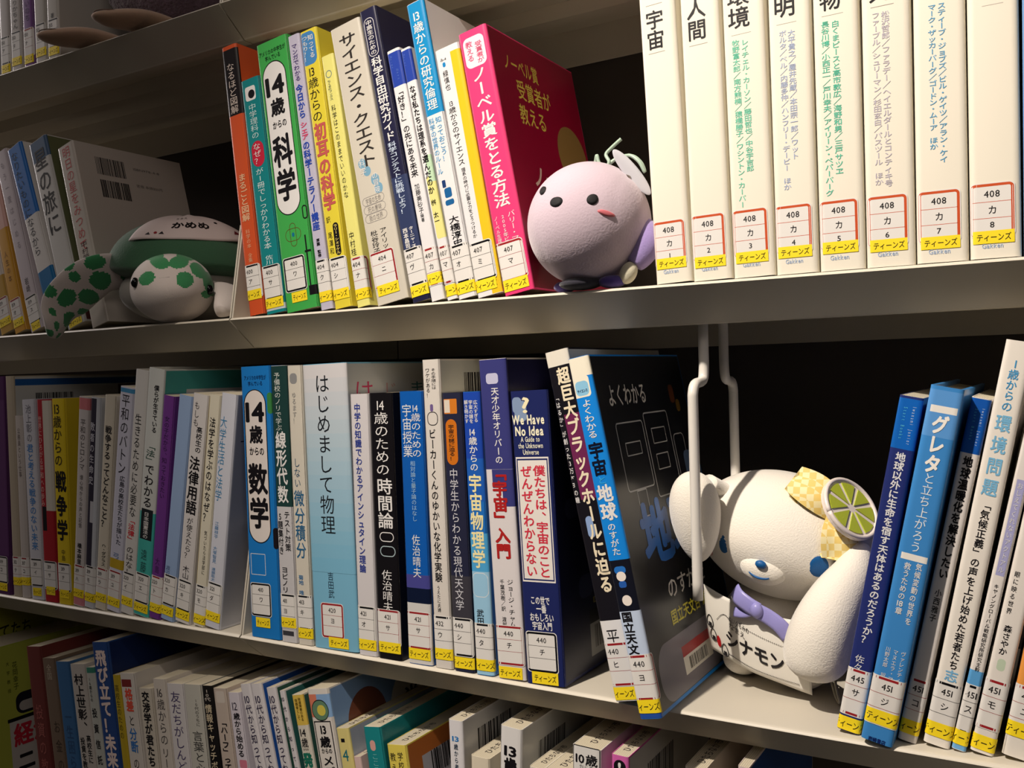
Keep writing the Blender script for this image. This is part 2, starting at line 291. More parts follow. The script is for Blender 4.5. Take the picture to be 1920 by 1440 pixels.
# ---------------------------------------------------------------- books
BOOKS = [
('thin orange-red book with a black top panel, leftmost on the upper middle shelf', 'books in the middle of the upper shelf', (20.2, 3.0, 0.3), -5.85, 16.8, 222.0, 153, (206, 84, 44), 0, 0, 0, {'spine_panel': [('P', -9.9, 9.9, 164.2, 218.8, (28, 24, 26), 0.0)], 'title': [('T', 'なるほど図解', 0.0, 9.2, 207.6, 165.5, (215, 200, 190), 0)], 'author_name': [('T', 'まるごと図解', 0.0, 9.2, 116.0, 76.5, (232, 190, 150), 1), ('T', '科学の本 全集', 0.0, 5.0, 69.9, 42.8, (230, 170, 130), 0)], 'call_number_label': [('L', -2.7, 40.6, 22, 26.5, '400', 'ア', 'k', '')], 'age_sticker': [('S', -2.5, 20.5, 20, 8)]}),
('thin teal book with a red blob on its spine, right of the orange one', 'books in the middle of the upper shelf', (39.3, 3.0, 0.3), -6.3, 20.6, 190.7, 132, (22, 128, 132), 0, 0, 0, {'spine_panel': [('P', -6.2, 5.2, 173.0, 184.5, (226, 224, 222), 2.1), ('P', -3.1, 4.1, 174.5, 181.5, (22, 20, 24), 6.2), ('P', -6.2, 7.2, 118.6, 139.5, (190, 35, 60), 9.3), ('P', -11.8, 11.8, 2.4, 7.1, (190, 200, 205), 0.0)], 'title': [('T', '中学理科の', 0.0, 8.7, 170.3, 141.4, (200, 225, 225), 0), ('T', 'なぜ？', 0.0, 8.7, 137.9, 120.5, (226, 224, 222), 0), ('T', 'が1冊でしっかりわかる本', 0.0, 8.7, 117.4, 51.5, (215, 230, 230), 0)], 'author_name': [('T', '佐川', 0.0, 8.7, 46.8, 39.0, (215, 230, 230), 0)], 'call_number_label': [('L', -1.6, 38.1, 22, 26.5, '400', 'サ', 'k', '')], 'age_sticker': [('S', -0.6, 12.3, 20, 8)]}),
('thick green book titled 14歳からの科学 with a white pill-shaped title panel', 'books in the middle of the upper shelf', (61.4, 3.0, 0.3), -6.48, 33.3, 216.0, 149, (64, 165, 78), 0, 0, 0, {'title': [('H', 'アメリカの中学生が', 0.0, 207.3, 28.3, 4.3, (20, 60, 30), 1), ('H', '学んでいる', 0.0, 202.5, 16.7, 4.3, (20, 60, 30), 1), ('H', '14', -0.7, 180.3, 20.6, 20.6, (22, 20, 24), 3), ('T', '歳', -0.7, 15.0, 169.5, 155.4, (22, 20, 24), 3), ('H', 'からの', -0.7, 148.5, 15.0, 6.7, (22, 20, 24), 2), ('T', '科', -0.7, 20.6, 141.6, 112.5, (22, 20, 24), 3), ('T', '学', -0.7, 20.6, 113.4, 86.1, (22, 20, 24), 3)], 'spine_panel': [('P', -13.3, 12.0, 75.4, 199.3, (22, 20, 24), 13.3), ('P', -12.5, 11.2, 76.3, 198.4, (226, 224, 222), 12.7), ('R', -8.3, 8.3, 54.5, 64.7, (90, 70, 30), 0.5, 6.7), ('R', -3.3, 3.3, 50.2, 68.9, (90, 70, 30), 0.5, 3.3), ('P', -1.3, 1.3, 57.9, 61.3, (20, 110, 140), 1.3), ('P', 11.3, 12.7, 16.7, 57.0, (22, 20, 24), 0.0), ('P', 10.0, 18.2, 9.8, 17.3, (22, 20, 24), 0.0), ('P', 10.0, 16.0, 43.3, 45.0, (22, 20, 24), 0.0), ('R', 12.0, 16.7, 69.1, 80.0, (22, 20, 24), 1.0, 2.3)], 'call_number_label': [('L', -2.7, 42.3, 22, 26.5, '400', 'ワ', 'k', '')], 'age_sticker': [('S', -0.7, 14.8, 16, 8)]}),
('slim lilac-grey book with outlined blue and red comic lettering', 'books in the middle of the upper shelf', (97.2, 3.0, 0.3), -6.88, 12.1, 216.2, 149, (188, 184, 204), 0, 0, 0, {'title': [('T', 'マンガでわかる', 0.0, 6.1, 209.2, 179.5, (75, 60, 120), 1), ('T', '今日から', 0.0, 7.3, 176.9, 149.8, (40, 70, 170), 3), ('T', 'シェア', 0.0, 7.3, 147.3, 132.9, (215, 70, 110), 3), ('T', 'の科学ーテラノー講座', 0.0, 7.3, 132.1, 61.6, (40, 70, 170), 3)], 'author_name': [('T', '原案 監修', 0.0, 3.6, 55.3, 40.7, (22, 20, 24), 2)], 'call_number_label': [('L', -0.4, 38.2, 22, 26.5, '404', 'ク', 'k', '')], 'age_sticker': [('S', -0.4, 14.1, 20, 8)]}),
('yellow book with a blue cap at its top and pinkish fat lettering', 'books in the middle of the upper shelf', (111.3, 3.0, 0.3), -7.16, 17.1, 216.9, 150, (222, 205, 62), 0, 0, 0, {'spine_panel': [('P', -10.0, 6.0, 189.7, 215.5, (70, 130, 185), 5.1), ('P', 0.0, 5.5, 40.0, 65.1, (22, 20, 24), 2.6)], 'title': [('T', '知ってる', 1.7, 5.8, 212.7, 194.2, (226, 224, 222), 1), ('T', 'つもり？！', -4.3, 5.8, 213.1, 192.8, (226, 224, 222), 1), ('T', '[13]歳からの', -0.9, 10.6, 188.3, 144.6, (22, 20, 24), 0), ('T', '初耳の科学', 0.0, 12.3, 144.0, 75.3, (190, 90, 85), 4)], 'author_name': [('T', 'ラリー・シェッケル', 2.7, 4.1, 63.9, 40.8, (235, 215, 120), 1), ('T', '訳 尾澤和', -3.4, 4.3, 71.6, 41.3, (22, 20, 24), 0)], 'call_number_label': [('L', -2.8, 38.5, 22, 26.5, '404', 'シ', 'k', '')], 'age_sticker': [('S', -2.4, 14.7, 20, 8)]}),
('pale lemon book with fine black title, between yellow and tall beige books', 'books in the middle of the upper shelf', (133.4, 3.0, 0.3), -8.36, 12.1, 194.2, 134, (228, 222, 128), 0, 0, 0, {'spine_panel': [('R', -3.6, 2.4, 176.6, 182.5, (90, 120, 130), 0.61, 3.0)], 'title': [('T', 'ちくまQブックス', -1.2, 3.6, 175.1, 159.2, (70, 90, 90), 0), ('T', '科学はこのままでいいのかな', -0.6, 4.4, 155.7, 82.8, (22, 20, 24), 0)], 'author_name': [('T', '中村桂', -1.2, 5.1, 57.5, 38.6, (22, 20, 24), 0)], 'call_number_label': [('L', -0.4, 37.1, 22, 26.5, '404', 'ナ', 'r', '')], 'age_sticker': [('S', -0.4, 13.5, 20, 8)]}),
('thick beige hardback titled サイエンス・クエスト with blue hexagons', 'books in the middle of the upper shelf', (152.7, 3.0, 0.3), -10.18, 29.0, 213.6, 147, (204, 198, 184), 1, 0, 0, {'title': [('T', 'サイエンス・クエスト', 0.6, 17.4, 206.1, 102.5, (50, 46, 44), 1), ('T', '科学', -5.8, 5.8, 110.3, 97.2, (226, 224, 222), 0), ('T', 'の冒険', 4.1, 5.8, 97.3, 81.0, (226, 224, 222), 0), ('H', '宇宙の生命', -1.2, 77.7, 14.5, 4.9, (150, 145, 140), 0), ('H', '死の意味', -1.2, 71.2, 13.0, 4.9, (150, 145, 140), 0), ('H', '我の世界', -1.2, 64.7, 13.0, 4.9, (150, 145, 140), 0)], 'spine_panel': [('P', -9.3, -2.3, 102.9, 110.3, (120, 165, 190), 3.5), ('P', -5.8, 1.2, 96.1, 103.5, (120, 165, 190), 3.5), ('P', 0.0, 7.5, 87.6, 95.8, (120, 165, 190), 3.5), ('P', 1.7, 9.3, 80.6, 88.7, (120, 165, 190), 3.5), ('R', -11.6, 9.3, 74.5, 81.0, (150, 145, 140), 0.43, 3.5), ('R', -11.6, 9.3, 68.0, 74.5, (150, 145, 140), 0.43, 3.5), ('R', -11.6, 9.3, 61.4, 68.0, (150, 145, 140), 0.43, 3.5)], 'author_name': [('T', 'アイリック', 2.9, 7.0, 55.4, 36.0, (22, 20, 24), 0), ('T', '枇谷玲子', -5.8, 7.0, 55.5, 37.6, (22, 20, 24), 0)], 'call_number_label': [('L', -2.3, 38.7, 22, 26.5, '404', 'ニ', 'r', '')], 'age_sticker': [('S', -1.4, 14.3, 20, 8)]}),
('tall black and navy science project guide with white lettering', 'books in the middle of the upper shelf', (185.1, 3.0, 0.3), -10.74, 15.5, 221.4, 153, (34, 34, 62), 0, 0, 0, {'spine_panel': [('R', -5.4, 3.9, 185.2, 214.5, (226, 224, 222), 0.46, 3.9), ('P', -6.2, 9.2, 37.0, 93.0, (50, 60, 95), 0.0)], 'title': [('T', '中高生のための', -0.8, 5.9, 212.9, 186.4, (226, 224, 222), 1), ('T', '科学自由研究ガイド', 0.0, 9.6, 184.4, 119.9, (226, 224, 222), 2), ('T', '科学コンテストに挑戦しよう！', 0.0, 7.7, 119.1, 65.1, (200, 215, 235), 1)], 'author_name': [('T', 'ターニャ・M', 3.1, 4.6, 54.6, 38.8, (226, 224, 222), 2), ('T', '西本昌司', -2.3, 4.6, 54.7, 39.5, (226, 224, 222), 2)], 'call_number_label': [('L', -2.0, 38.8, 22, 26.5, '407', 'ヴ', 'k', '')], 'age_sticker': [('S', -2.0, 11.9, 20, 8)]}),
('white paperback with blue cap titled 「好き!」の先にある未来', 'books in the middle of the upper shelf', (201.7, 3.0, 0.3), -10.34, 11.5, 186.6, 129, (224, 223, 224), 0, 0, 0, {'spine_panel': [('P', -7.2, 7.2, 159.1, 184.6, (40, 66, 160), 0.0)], 'author_name': [('T', '[Ju]nior', -2.3, 2.9, 183.0, 172.5, (90, 120, 200), 0), ('T', '[St]art', 1.4, 2.9, 171.9, 163.0, (90, 120, 200), 0), ('T', '加藤美砂子', 0.0, 4.6, 85.9, 63.7, (22, 20, 24), 0), ('T', '編著', 0.0, 3.0, 63.7, 57.4, (22, 20, 24), 0)], 'title': [('T', '「好き！」の先にある未来', 0.0, 6.3, 157.4, 90.6, (22, 20, 24), 1)], 'call_number_label': [('L', -0.0, 37.8, 22, 26.5, '407', 'カ', 'r', '')], 'age_sticker': [('S', -0.0, 19.8, 20, 8)]}),
('white paperback with blue cap and a yellow-green patch titled なぜ私たちは理系を選んだのか', 'books in the middle of the upper shelf', (215.5, 3.0, 0.3), -10.76, 8.6, 185.8, 128, (224, 223, 224), 0, 0, 0, {'spine_panel': [('P', -5.8, 5.8, 161.0, 184.3, (40, 66, 160), 0.0), ('P', -2.6, 5.8, 44.4, 89.9, (225, 220, 140), 1.7), ('P', 0.0, 5.8, 85.5, 105.2, (185, 215, 180), 0.9)], 'author_name': [('T', '[Ju]nior', -1.7, 2.1, 182.6, 172.1, (90, 120, 200), 0), ('T', '桝 太一', 0.0, 4.3, 72.9, 54.8, (22, 20, 24), 1)], 'title': [('T', 'なぜ私たちは理系を選んだのか', 0.0, 5.3, 157.8, 76.8, (22, 20, 24), 2)], 'call_number_label': [('L', 0.0, 38.5, 22, 26.5, '407', 'マ', 'r', '')], 'age_sticker': [('S', 0.0, 10.6, 20, 8)]}),
('tall book with sky-blue upper half titled 13歳からの研究倫理', 'books in the middle of the upper shelf', (225.0, 3.0, 0.3), -10.07, 15.0, 216.2, 149, (224, 223, 224), 0, 0, 0, {'spine_panel': [('P', -9.0, 9.0, 132.8, 215.9, (22, 138, 196), 0.0), ('P', -3.0, 3.0, 72.0, 79.0, (30, 95, 150), 1.5), ('P', -3.7, -0.7, 79.7, 85.1, (30, 60, 110), 0.7), ('P', -3.7, 3.7, 66.6, 70.5, (30, 95, 150), 1.5)], 'title': [('T', '[13]歳からの研究倫理', 0.0, 9.3, 209.7, 136.0, (226, 224, 222), 1), ('T', '知っておこう！', 2.7, 5.4, 130.3, 97.5, (90, 160, 205), 1), ('T', '科学の世界のルール', -3.3, 4.8, 130.8, 89.4, (90, 160, 205), 1)], 'author_name': [('T', '大橋淳史', 0.7, 8.7, 58.7, 36.4, (22, 20, 24), 1)], 'call_number_label': [('L', -1.8, 37.7, 22, 26.5, '407', 'オ', 'k', '')], 'age_sticker': [('S', -1.8, 11.3, 20, 8)]}),
('white book whose right half is yellow, beside the pink book', 'books in the middle of the upper shelf', (241.0, 3.0, 0.3), -9.77, 20.4, 178.0, 123, (224, 223, 224), 0, 0, 0, {'spine_panel': [('P', 2.4, 11.7, 0.3, 173.4, (228, 190, 36), 0.0), ('P', -5.3, -2.8, 164.5, 168.0, (30, 130, 190), 1.2)], 'title': [('H', 'み-4', -4.1, 170.0, 5.1, 2.8, (22, 20, 24), 0), ('T', '[13]歳からのサイエンス', -3.7, 6.1, 140.2, 93.2, (22, 20, 24), 0)], 'author_name': [('T', '緑慎也', -4.1, 4.5, 162.2, 147.4, (22, 20, 24), 0), ('T', '理系の時代に必要な力をどうつけるか', -3.3, 3.5, 91.5, 41.2, (22, 20, 24), 0), ('T', '未来をひらく', 6.9, 3.7, 32.4, 5.1, (120, 90, 20), 0)], 'call_number_label': [('L', -2.8, 37.7, 22, 26.5, '407', 'ミ', 'k', '')], 'age_sticker': [('S', -2.8, 11.7, 20, 8)]}),
('pink book titled ノーベル賞をとる方法 with a crimson cover, beside the lilac ball plush', 'books in the middle of the upper shelf', (263.0, 3.0, 0.3), -9.95, 22.8, 185.5, 128, (226, 62, 118), 1, 0, 0, {'spine_panel': [('P', -8.7, 8.2, 159.1, 180.5, (245, 215, 225), 4.1)], 'title': [('T', '受賞者が', 3.4, 5.9, 176.0, 160.7, (210, 60, 110), 0), ('T', '教える', -4.1, 5.9, 178.2, 163.6, (210, 60, 110), 0), ('T', 'ノーベル賞をとる方法', 0.0, 12.8, 158.2, 59.3, (226, 224, 222), 2)], 'author_name': [('T', 'バリー・マ', 5.0, 6.1, 55.6, 34.1, (226, 224, 222), 0), ('T', '2005年ピ', -1.8, 4.1, 54.6, 36.0, (226, 224, 222), 0), ('T', 'ノーベル生理', -7.3, 3.4, 54.7, 36.1, (226, 224, 222), 0)], 'call_number_label': [('L', -1.8, 35.7, 22, 26.5, '407', 'マ', 'r', '')], 'age_sticker': [('S', -1.1, 10.3, 20, 8)], 'cover_artwork': [('P', 12.7, 138.1, 0.9, 184.6, (150, 12, 52), 0.0), ('P', 88.2, 135.5, 85.3, 133.6, (150, 120, 70), 25.6)], 'cover_lettering': [('H', 'ノーベル賞', 51.1, 164.2, 48.6, 13.9, (225, 205, 90), 1), ('H', '受賞者が', 63.9, 146.6, 48.6, 15.8, (225, 205, 90), 1), ('H', '教える', 56.2, 128.0, 38.4, 15.8, (225, 205, 90), 1), ('H', 'ノーベル賞', 85.0, 83.5, 90.9, 18.6, (232, 205, 190), 2), ('H', 'とる方法', 76.7, 61.2, 74.2, 18.6, (235, 210, 80), 2)]}),
('leftmost white series volume numbered 1 with title 宇宙', 'white science series volumes on the upper shelf', (372.4, 3.0, 0.3), -2.2, 23.0, 226.0, 190, (232, 226, 210), 1, 3.5, 0, {'title': [('T', '宇宙', -1.8, 12.0, 167.9, 143.3, (22, 20, 24), 1)], 'spine_panel': [('P', -6.9, 3.7, 141.2, 141.6, (150, 140, 130), 0.0), ('P', -6.9, 3.7, 170.8, 171.2, (150, 140, 130), 0.0)], 'publisher_mark': [('H', 'Gakken', -1.2, 7.2, 9.7, 3.5, (160, 180, 210), 1)], 'call_number_label': [('L', -1.2, 37.7, 20, 27, '408', 'カ', 'o', '1')], 'age_sticker': [('S', -0.7, 15.4, 19, 6.6)]}),
('white series volume numbered 2 with title 人間', 'white science series volumes on the upper shelf', (396.4, 3.0, 0.3), -1.41, 23.7, 226.0, 190, (232, 226, 210), 1, 3.5, 0, {'title': [('T', '人間', -1.9, 12.3, 169.0, 143.5, (22, 20, 24), 1)], 'spine_panel': [('P', -7.1, 4.3, 140.7, 141.1, (150, 140, 130), 0.0)], 'publisher_mark': [('H', 'Gakken', -1.2, 7.0, 9.9, 3.6, (160, 180, 210), 1)], 'call_number_label': [('L', -1.2, 38.9, 20, 27, '408', 'カ', 'o', '2')], 'age_sticker': [('S', -0.7, 14.3, 19, 6.6)]}),
('white series volume numbered 3 with pale green names', 'white science series volumes on the upper shelf', (421.3, 3.0, 0.3), -1.09, 24.3, 226.0, 190, (232, 226, 210), 1, 3.5, 0, {'title': [('T', '環境', -2.4, 13.4, 171.2, 145.1, (22, 20, 24), 1)], 'spine_panel': [('P', -7.3, 4.4, 141.7, 142.0, (150, 140, 130), 0.0)], 'author_name': [('T', 'レイチェル・カーソン／藤田哲也／中谷宇吉郎', 0.5, 4.6, 138.5, 61.1, (110, 200, 170), 1), ('T', '牧野富太郎／南方熊楠／猿橋勝子／ワシントン・カーバー', -4.9, 4.6, 139.1, 40.7, (110, 200, 170), 1)], 'publisher_mark': [('H', 'Gakken', -1.2, 7.5, 10.2, 3.7, (160, 180, 210), 1)], 'call_number_label': [('L', -1.2, 39.2, 20, 27, '408', 'カ', 'o', '3')], 'age_sticker': [('S', -0.7, 14.9, 19, 6.6)]}),
('white series volume numbered 4 with grey-blue names', 'white science series volumes on the upper shelf', (446.4, 3.0, 0.3), -0.47, 23.3, 226.0, 190, (232, 226, 210), 1, 3.5, 0, {'title': [('T', '発明', -2.3, 12.8, 172.8, 145.9, (22, 20, 24), 1)], 'spine_panel': [('P', -7.0, 4.2, 142.3, 142.6, (150, 140, 130), 0.0)], 'author_name': [('T', '大平貴之／屋井先蔵／本田宗一郎／ワット', 1.2, 4.4, 138.4, 64.7, (165, 178, 205), 1), ('T', 'ボルタ／ベル／内藤多仲／ハンフリー・デービー ほか', -3.7, 4.4, 138.9, 47.8, (165, 178, 205), 1)], 'publisher_mark': [('H', 'Gakken', -1.2, 7.3, 9.8, 3.5, (160, 180, 210), 1)], 'call_number_label': [('L', -1.2, 38.9, 20, 27, '408', 'カ', 'o', '4')], 'age_sticker': [('S', -0.7, 15.8, 19, 6.6)]}),
('white series volume numbered 5 with bright green names', 'white science series volumes on the upper shelf', (470.9, 3.0, 0.3), -0.3, 24.0, 226.0, 190, (232, 226, 210), 1, 3.5, 0, {'title': [('T', '動物', -2.4, 12.0, 168.4, 144.2, (22, 20, 24), 1)], 'spine_panel': [('P', -7.2, 4.3, 141.6, 141.9, (150, 140, 130), 0.0)], 'author_name': [('T', '白くまピースと高市敦広／海野和男／三戸サツヱ', 0.0, 4.6, 138.4, 53.0, (90, 190, 160), 1), ('T', '長谷川博／小西正一／戸川幸夫／アイリーン・ペパーバーグ', -5.5, 4.6, 139.0, 41.6, (90, 190, 160), 1)], 'publisher_mark': [('H', 'Gakken', -1.2, 7.3, 10.1, 3.6, (160, 180, 210), 1)], 'call_number_label': [('L', -1.2, 38.7, 20, 27, '408', 'カ', 'o', '5')], 'age_sticker': [('S', -0.7, 16.1, 19, 6.6)]}),
('white series volume numbered 6 with lilac-grey names', 'white science series volumes on the upper shelf', (495.7, 3.0, 0.3), 0.09, 24.6, 226.0, 190, (232, 226, 210), 1, 3.5, 0, {'title': [('T', '探究', -2.5, 12.3, 168.3, 143.0, (22, 20, 24), 1)], 'spine_panel': [('P', -7.4, 4.4, 140.7, 141.1, (150, 140, 130), 0.0)], 'author_name': [('T', '松沢哲郎／ファラデー／ヘイエルダールとコンティキ号', 0.0, 4.4, 137.9, 43.1, (185, 180, 192), 1), ('T', 'ファーブル／シュリーマン／杉田玄白／パスツール ほか', -4.9, 4.4, 138.1, 44.3, (185, 180, 192), 1)], 'publisher_mark': [('H', 'Gakken', -1.2, 7.1, 10.3, 3.7, (160, 180, 210), 1)], 'call_number_label': [('L', -1.2, 38.3, 20, 27, '408', 'カ', 'o', '6')], 'age_sticker': [('S', -0.7, 14.9, 19, 6.6)]}),
('white series volume numbered 7 with blue names', 'white science series volumes on the upper shelf', (521.1, 3.0, 0.5), 0.36, 24.9, 226.0, 190, (232, 226, 210), 1, 3.5, 0, {'author_name': [('T', 'スティーブ・ジョブズ／ビル・ゲイツ／アラン・ケイ', 1.5, 4.2, 136.1, 52.1, (95, 160, 200), 1), ('T', 'マーク・ザッカーバーグ／ゴードン・ムーア ほか', -3.2, 4.2, 136.0, 59.5, (95, 160, 200), 1)], 'publisher_mark': [('H', 'Gakken', -1.2, 5.9, 10.5, 3.7, (160, 180, 210), 1)], 'call_number_label': [('L', -1.2, 37.6, 20, 27, '408', 'カ', 'o', '7')], 'age_sticker': [('S', -0.7, 13.7, 19, 6.6)]}),
('rightmost white series volume numbered 8 with a bare spine', 'white science series volumes on the upper shelf', (546.8, 3.0, 0.5), 0.41, 23.4, 226.0, 190, (232, 226, 210), 1, 3.5, 0, {'spine_panel': [('P', -4.7, 5.1, 129.3, 129.6, (170, 160, 150), 0.0)], 'publisher_mark': [('H', 'Gakken', -1.2, 6.6, 9.8, 3.5, (160, 180, 210), 1)], 'call_number_label': [('L', -1.2, 38.3, 20, 27, '408', 'カ', 'o', '8')], 'age_sticker': [('S', -0.7, 14.2, 19, 6.6)]}),
('light blue book edge right of the white series', 'white science series volumes on the upper shelf', (571.3, 3.0, 0.5), 0.68, 15.2, 215.0, 148, (120, 160, 205), 1, 0, 0, {}),
('ochre and pale book cut by the left frame edge, upper shelf', 'books leaning beside the turtle plush', (-330.2, 3.0, 0.3), -14.73, 22.5, 190.1, 131, (200, 160, 80), 0, 0, 0, {'spine_panel': [('P', -12.8, 12.8, 58.0, 189.8, (215, 205, 195), 0.0)], 'call_number_label': [('L', -0.6, 35.4, 22, 26.5, '159', 'ア', 'r', '')], 'age_sticker': [('S', 0.0, 15.2, 20, 8)]}),
('amber-bottomed book, second from the left frame edge on upper shelf', 'books leaning beside the turtle plush', (-306.1, 3.0, 0.3), -14.33, 18.9, 185.7, 128, (214, 160, 64), 0, 0, 0, {'spine_panel': [('P', -11.0, 11.0, 107.1, 185.4, (225, 180, 170), 0.0)], 'author_name': [('T', '人生の本', 0.0, 5.7, 84.6, 51.0, (120, 80, 40), 0)], 'call_number_label': [('L', -2.4, 33.8, 22, 26.5, '159', 'オ', 'r', '')], 'age_sticker': [('S', -1.4, 13.9, 20, 8)]}),
('pinkish-white book left of the blue book beside the turtle plush', 'books leaning beside the turtle plush', (-279.2, 3.0, 0.3), -16.24, 21.0, 187.5, 129, (206, 196, 202), 0, 0, 0, {'title': [('T', 'もう一度はじめる', 0.0, 6.3, 178.8, 82.2, (150, 140, 150), 0)], 'author_name': [('T', '岩崎', 0.0, 6.3, 54.3, 38.8, (22, 20, 24), 0)], 'call_number_label': [('L', -1.4, 34.4, 22, 26.5, '159', 'ス', 'k', '')], 'age_sticker': [('S', 0.0, 8.5, 14, 8)]}),
('blue-topped book with white middle and brush title, beside the turtle plush', 'books leaning beside the turtle plush', (-246.3, 3.0, 0.3), -19.04, 23.8, 191.8, 132, (222, 218, 214), 0, 0, 0, {'spine_panel': [('P', -13.4, 13.4, 116.3, 191.5, (45, 110, 185), 0.0), ('P', -13.4, 13.4, 0.3, 59.9, (30, 110, 165), 0.0)], 'title': [('T', 'なりたいものになるから', -2.4, 10.7, 186.6, 75.0, (30, 34, 44), 0)], 'call_number_label': [('L', 0.0, 36.0, 22, 26.5, '159', 'ナ', 'r', '')], 'age_sticker': [('S', 0.0, 10.6, 20, 8)]}),
('grey-white book with brushed title 星の旅に, beside the turtle plush', 'books leaning beside the turtle plush', (-220.3, 3.0, 0.3), -16.08, 27.9, 188.9, 130, (206, 204, 200), 0, 0, 0, {'spine_panel': [('P', -15.4, 15.4, 168.1, 188.6, (70, 95, 125), 0.0), ('P', -15.4, 15.4, 43.9, 50.3, (190, 160, 40), 0.0)], 'title': [('T', '星の旅に', 0.0, 20.9, 180.3, 91.3, (30, 28, 28), 1)], 'call_number_label': [('L', 0.0, 33.2, 22, 26.5, '289', 'ホ', 'r', '')], 'age_sticker': [('S', 0.0, 8.5, 20, 8)], 'cover_artwork': [('P', 15.2, 142.6, 37.8, 188.0, (110, 115, 80), 0.0), ('P', 15.2, 142.6, 1.9, 37.8, (110, 60, 60), 0.0)]}),
('pale hardback with red spine title and two barcodes behind the turtle plush', 'books leaning beside the turtle plush', (-184.0, 3.0, 0.3), -14.16, 24.1, 176.6, 122, (198, 190, 180), 1, 0, 0, {'title': [('T', '明日の星をみつめて', 0.0, 12.0, 174.8, 71.8, (190, 80, 80), 0)], 'author_name': [('T', '中村節', 0.0, 9.6, 81.1, 62.4, (60, 40, 40), 0)], 'barcode': [('B', 31.6, 63.3, 146.6, 164.2, 26), ('B', 32.8, 64.5, 123.6, 141.3, 26)], 'cover_lettering': [('H', 'ISBN978-4-8', 88.3, 158.9, 30.5, 3.5, (110, 105, 100), 0), ('H', '定価 本体1300円', 88.3, 141.3, 30.5, 3.5, (110, 105, 100), 0)]}),
('pale book, leftmost of the five under the top frame edge', 'books cut by the top frame edge', (-314.2, 3.0, 258.6), -0.07, 16.4, 188.0, 130, (196, 190, 186), 0, 0, 0, {'call_number_label': [('L', -2.5, 35.4, 22, 26.5, '150', 'ア', 'k', '')], 'age_sticker': [('S', -2.5, 8.5, 20, 8)]}),
('cream book with brush title, second of the five at top left', 'books cut by the top frame edge', (-296.0, 3.0, 258.6), -0.24, 17.8, 188.0, 130, (190, 184, 180), 0, 0, 0, {'title': [('T', 'りかちゃん', 0.0, 8.9, 67.8, 39.2, (40, 36, 36), 0)], 'call_number_label': [('L', -3.0, 36.6, 22, 26.5, '150', 'タ', 'k', '')], 'age_sticker': [('S', -2.0, 12.2, 20, 8)]}),
('purple book among the five at top left', 'books cut by the top frame edge', (-275.3, 3.0, 258.6), -0.63, 16.5, 188.0, 130, (120, 80, 140), 0, 0, 0, {'title': [('T', 'いのち', 0.0, 8.3, 63.2, 42.7, (60, 40, 80), 0)], 'call_number_label': [('L', -2.6, 35.4, 22, 26.5, '150', 'ナ', 'r', '')], 'age_sticker': [('S', -2.6, 10.2, 20, 8)]}),
('greyish book right of the purple one at top left', 'books cut by the top frame edge', (-256.2, 3.0, 258.6), -0.77, 17.9, 188.0, 130, (186, 182, 174), 0, 0, 0, {'call_number_label': [('L', -3.0, 35.8, 22, 26.5, '155', 'ヒ', 'k', '')], 'age_sticker': [('S', -2.0, 12.9, 20, 8)]}),
('grey book at top left beside the mauve fuzzy plush', 'books cut by the top frame edge', (-236.6, 3.0, 258.6), -0.21, 18.3, 210.0, 145, (188, 184, 176), 1, 0, 0, {'author_name': [('T', '著', 0.0, 5.5, 42.0, 37.0, (22, 20, 24), 0)], 'call_number_label': [('L', -2.8, 36.0, 22, 26.5, '155', 'マ', 'k', '')], 'age_sticker': [('S', -1.8, 10.4, 20, 8)]}),
('dark purple book at the left frame edge, middle shelf', 'books in the left bay of the middle shelf', (-358.9, 3.0, -260.9), 0.52, 30.3, 220.7, 152, (84, 44, 92), 0, 0, 0, {'spine_panel': [('P', -13.6, 13.6, 39.6, 196.7, (96, 56, 104), 0.0)], 'call_number_label': [('L', 0.0, 38.0, 22, 26.5, '309', 'コ', 'k', '')], 'age_sticker': [('S', 0.0, 11.3, 20, 8)]}),
('tall beige book with blue-striped cover and barcode near left frame edge', 'books in the left bay of the middle shelf', (-324.1, 3.0, -261.1), -0.45, 13.1, 220.6, 152, (182, 170, 150), 0, 0, 0, {'call_number_label': [('L', -0.8, 39.5, 22, 26.5, '312', 'テ', 'r', '')], 'age_sticker': [('S', -0.8, 19.2, 20, 8)], 'cover_artwork': [('P', 8.1, 157.0, 2.2, 219.5, (205, 206, 204), 0.0), ('P', 8.1, 157.0, 210.7, 217.3, (40, 95, 165), 0.0), ('P', 125.1, 157.0, 2.2, 209.6, (105, 72, 60), 0.0)], 'barcode': [('B', 29.3, 70.4, 183.1, 202.9, 26)]}),
('short pale book, lowest of those near the left frame edge', 'books in the left bay of the middle shelf', (-309.5, 3.0, -261.1), -0.69, 12.4, 181.0, 125, (196, 188, 182), 0, 0, 0, {'title': [('T', '公務員という仕事', 0.0, 4.9, 168.9, 119.6, (110, 100, 96), 0)], 'call_number_label': [('L', -0.5, 39.5, 22, 26.5, '317', 'コ', 'r', '')], 'age_sticker': [('S', -0.5, 20.4, 20, 8)]}),
('white book with blue lettering beside the red-spined book', 'books in the left bay of the middle shelf', (-293.3, 3.0, -261.1), -1.67, 21.1, 196.9, 136, (206, 206, 214), 0, 0, 0, {'title': [('T', '池上彰の', 0.0, 9.5, 192.0, 154.2, (110, 110, 120), 0), ('T', '君と考える戦争のない未来', 0.0, 10.6, 153.1, 48.2, (70, 130, 195), 1)], 'call_number_label': [('L', -1.3, 39.8, 22, 26.5, '319', 'イ', 'k', '')], 'age_sticker': [('S', 0.0, 11.5, 14, 8)]}),
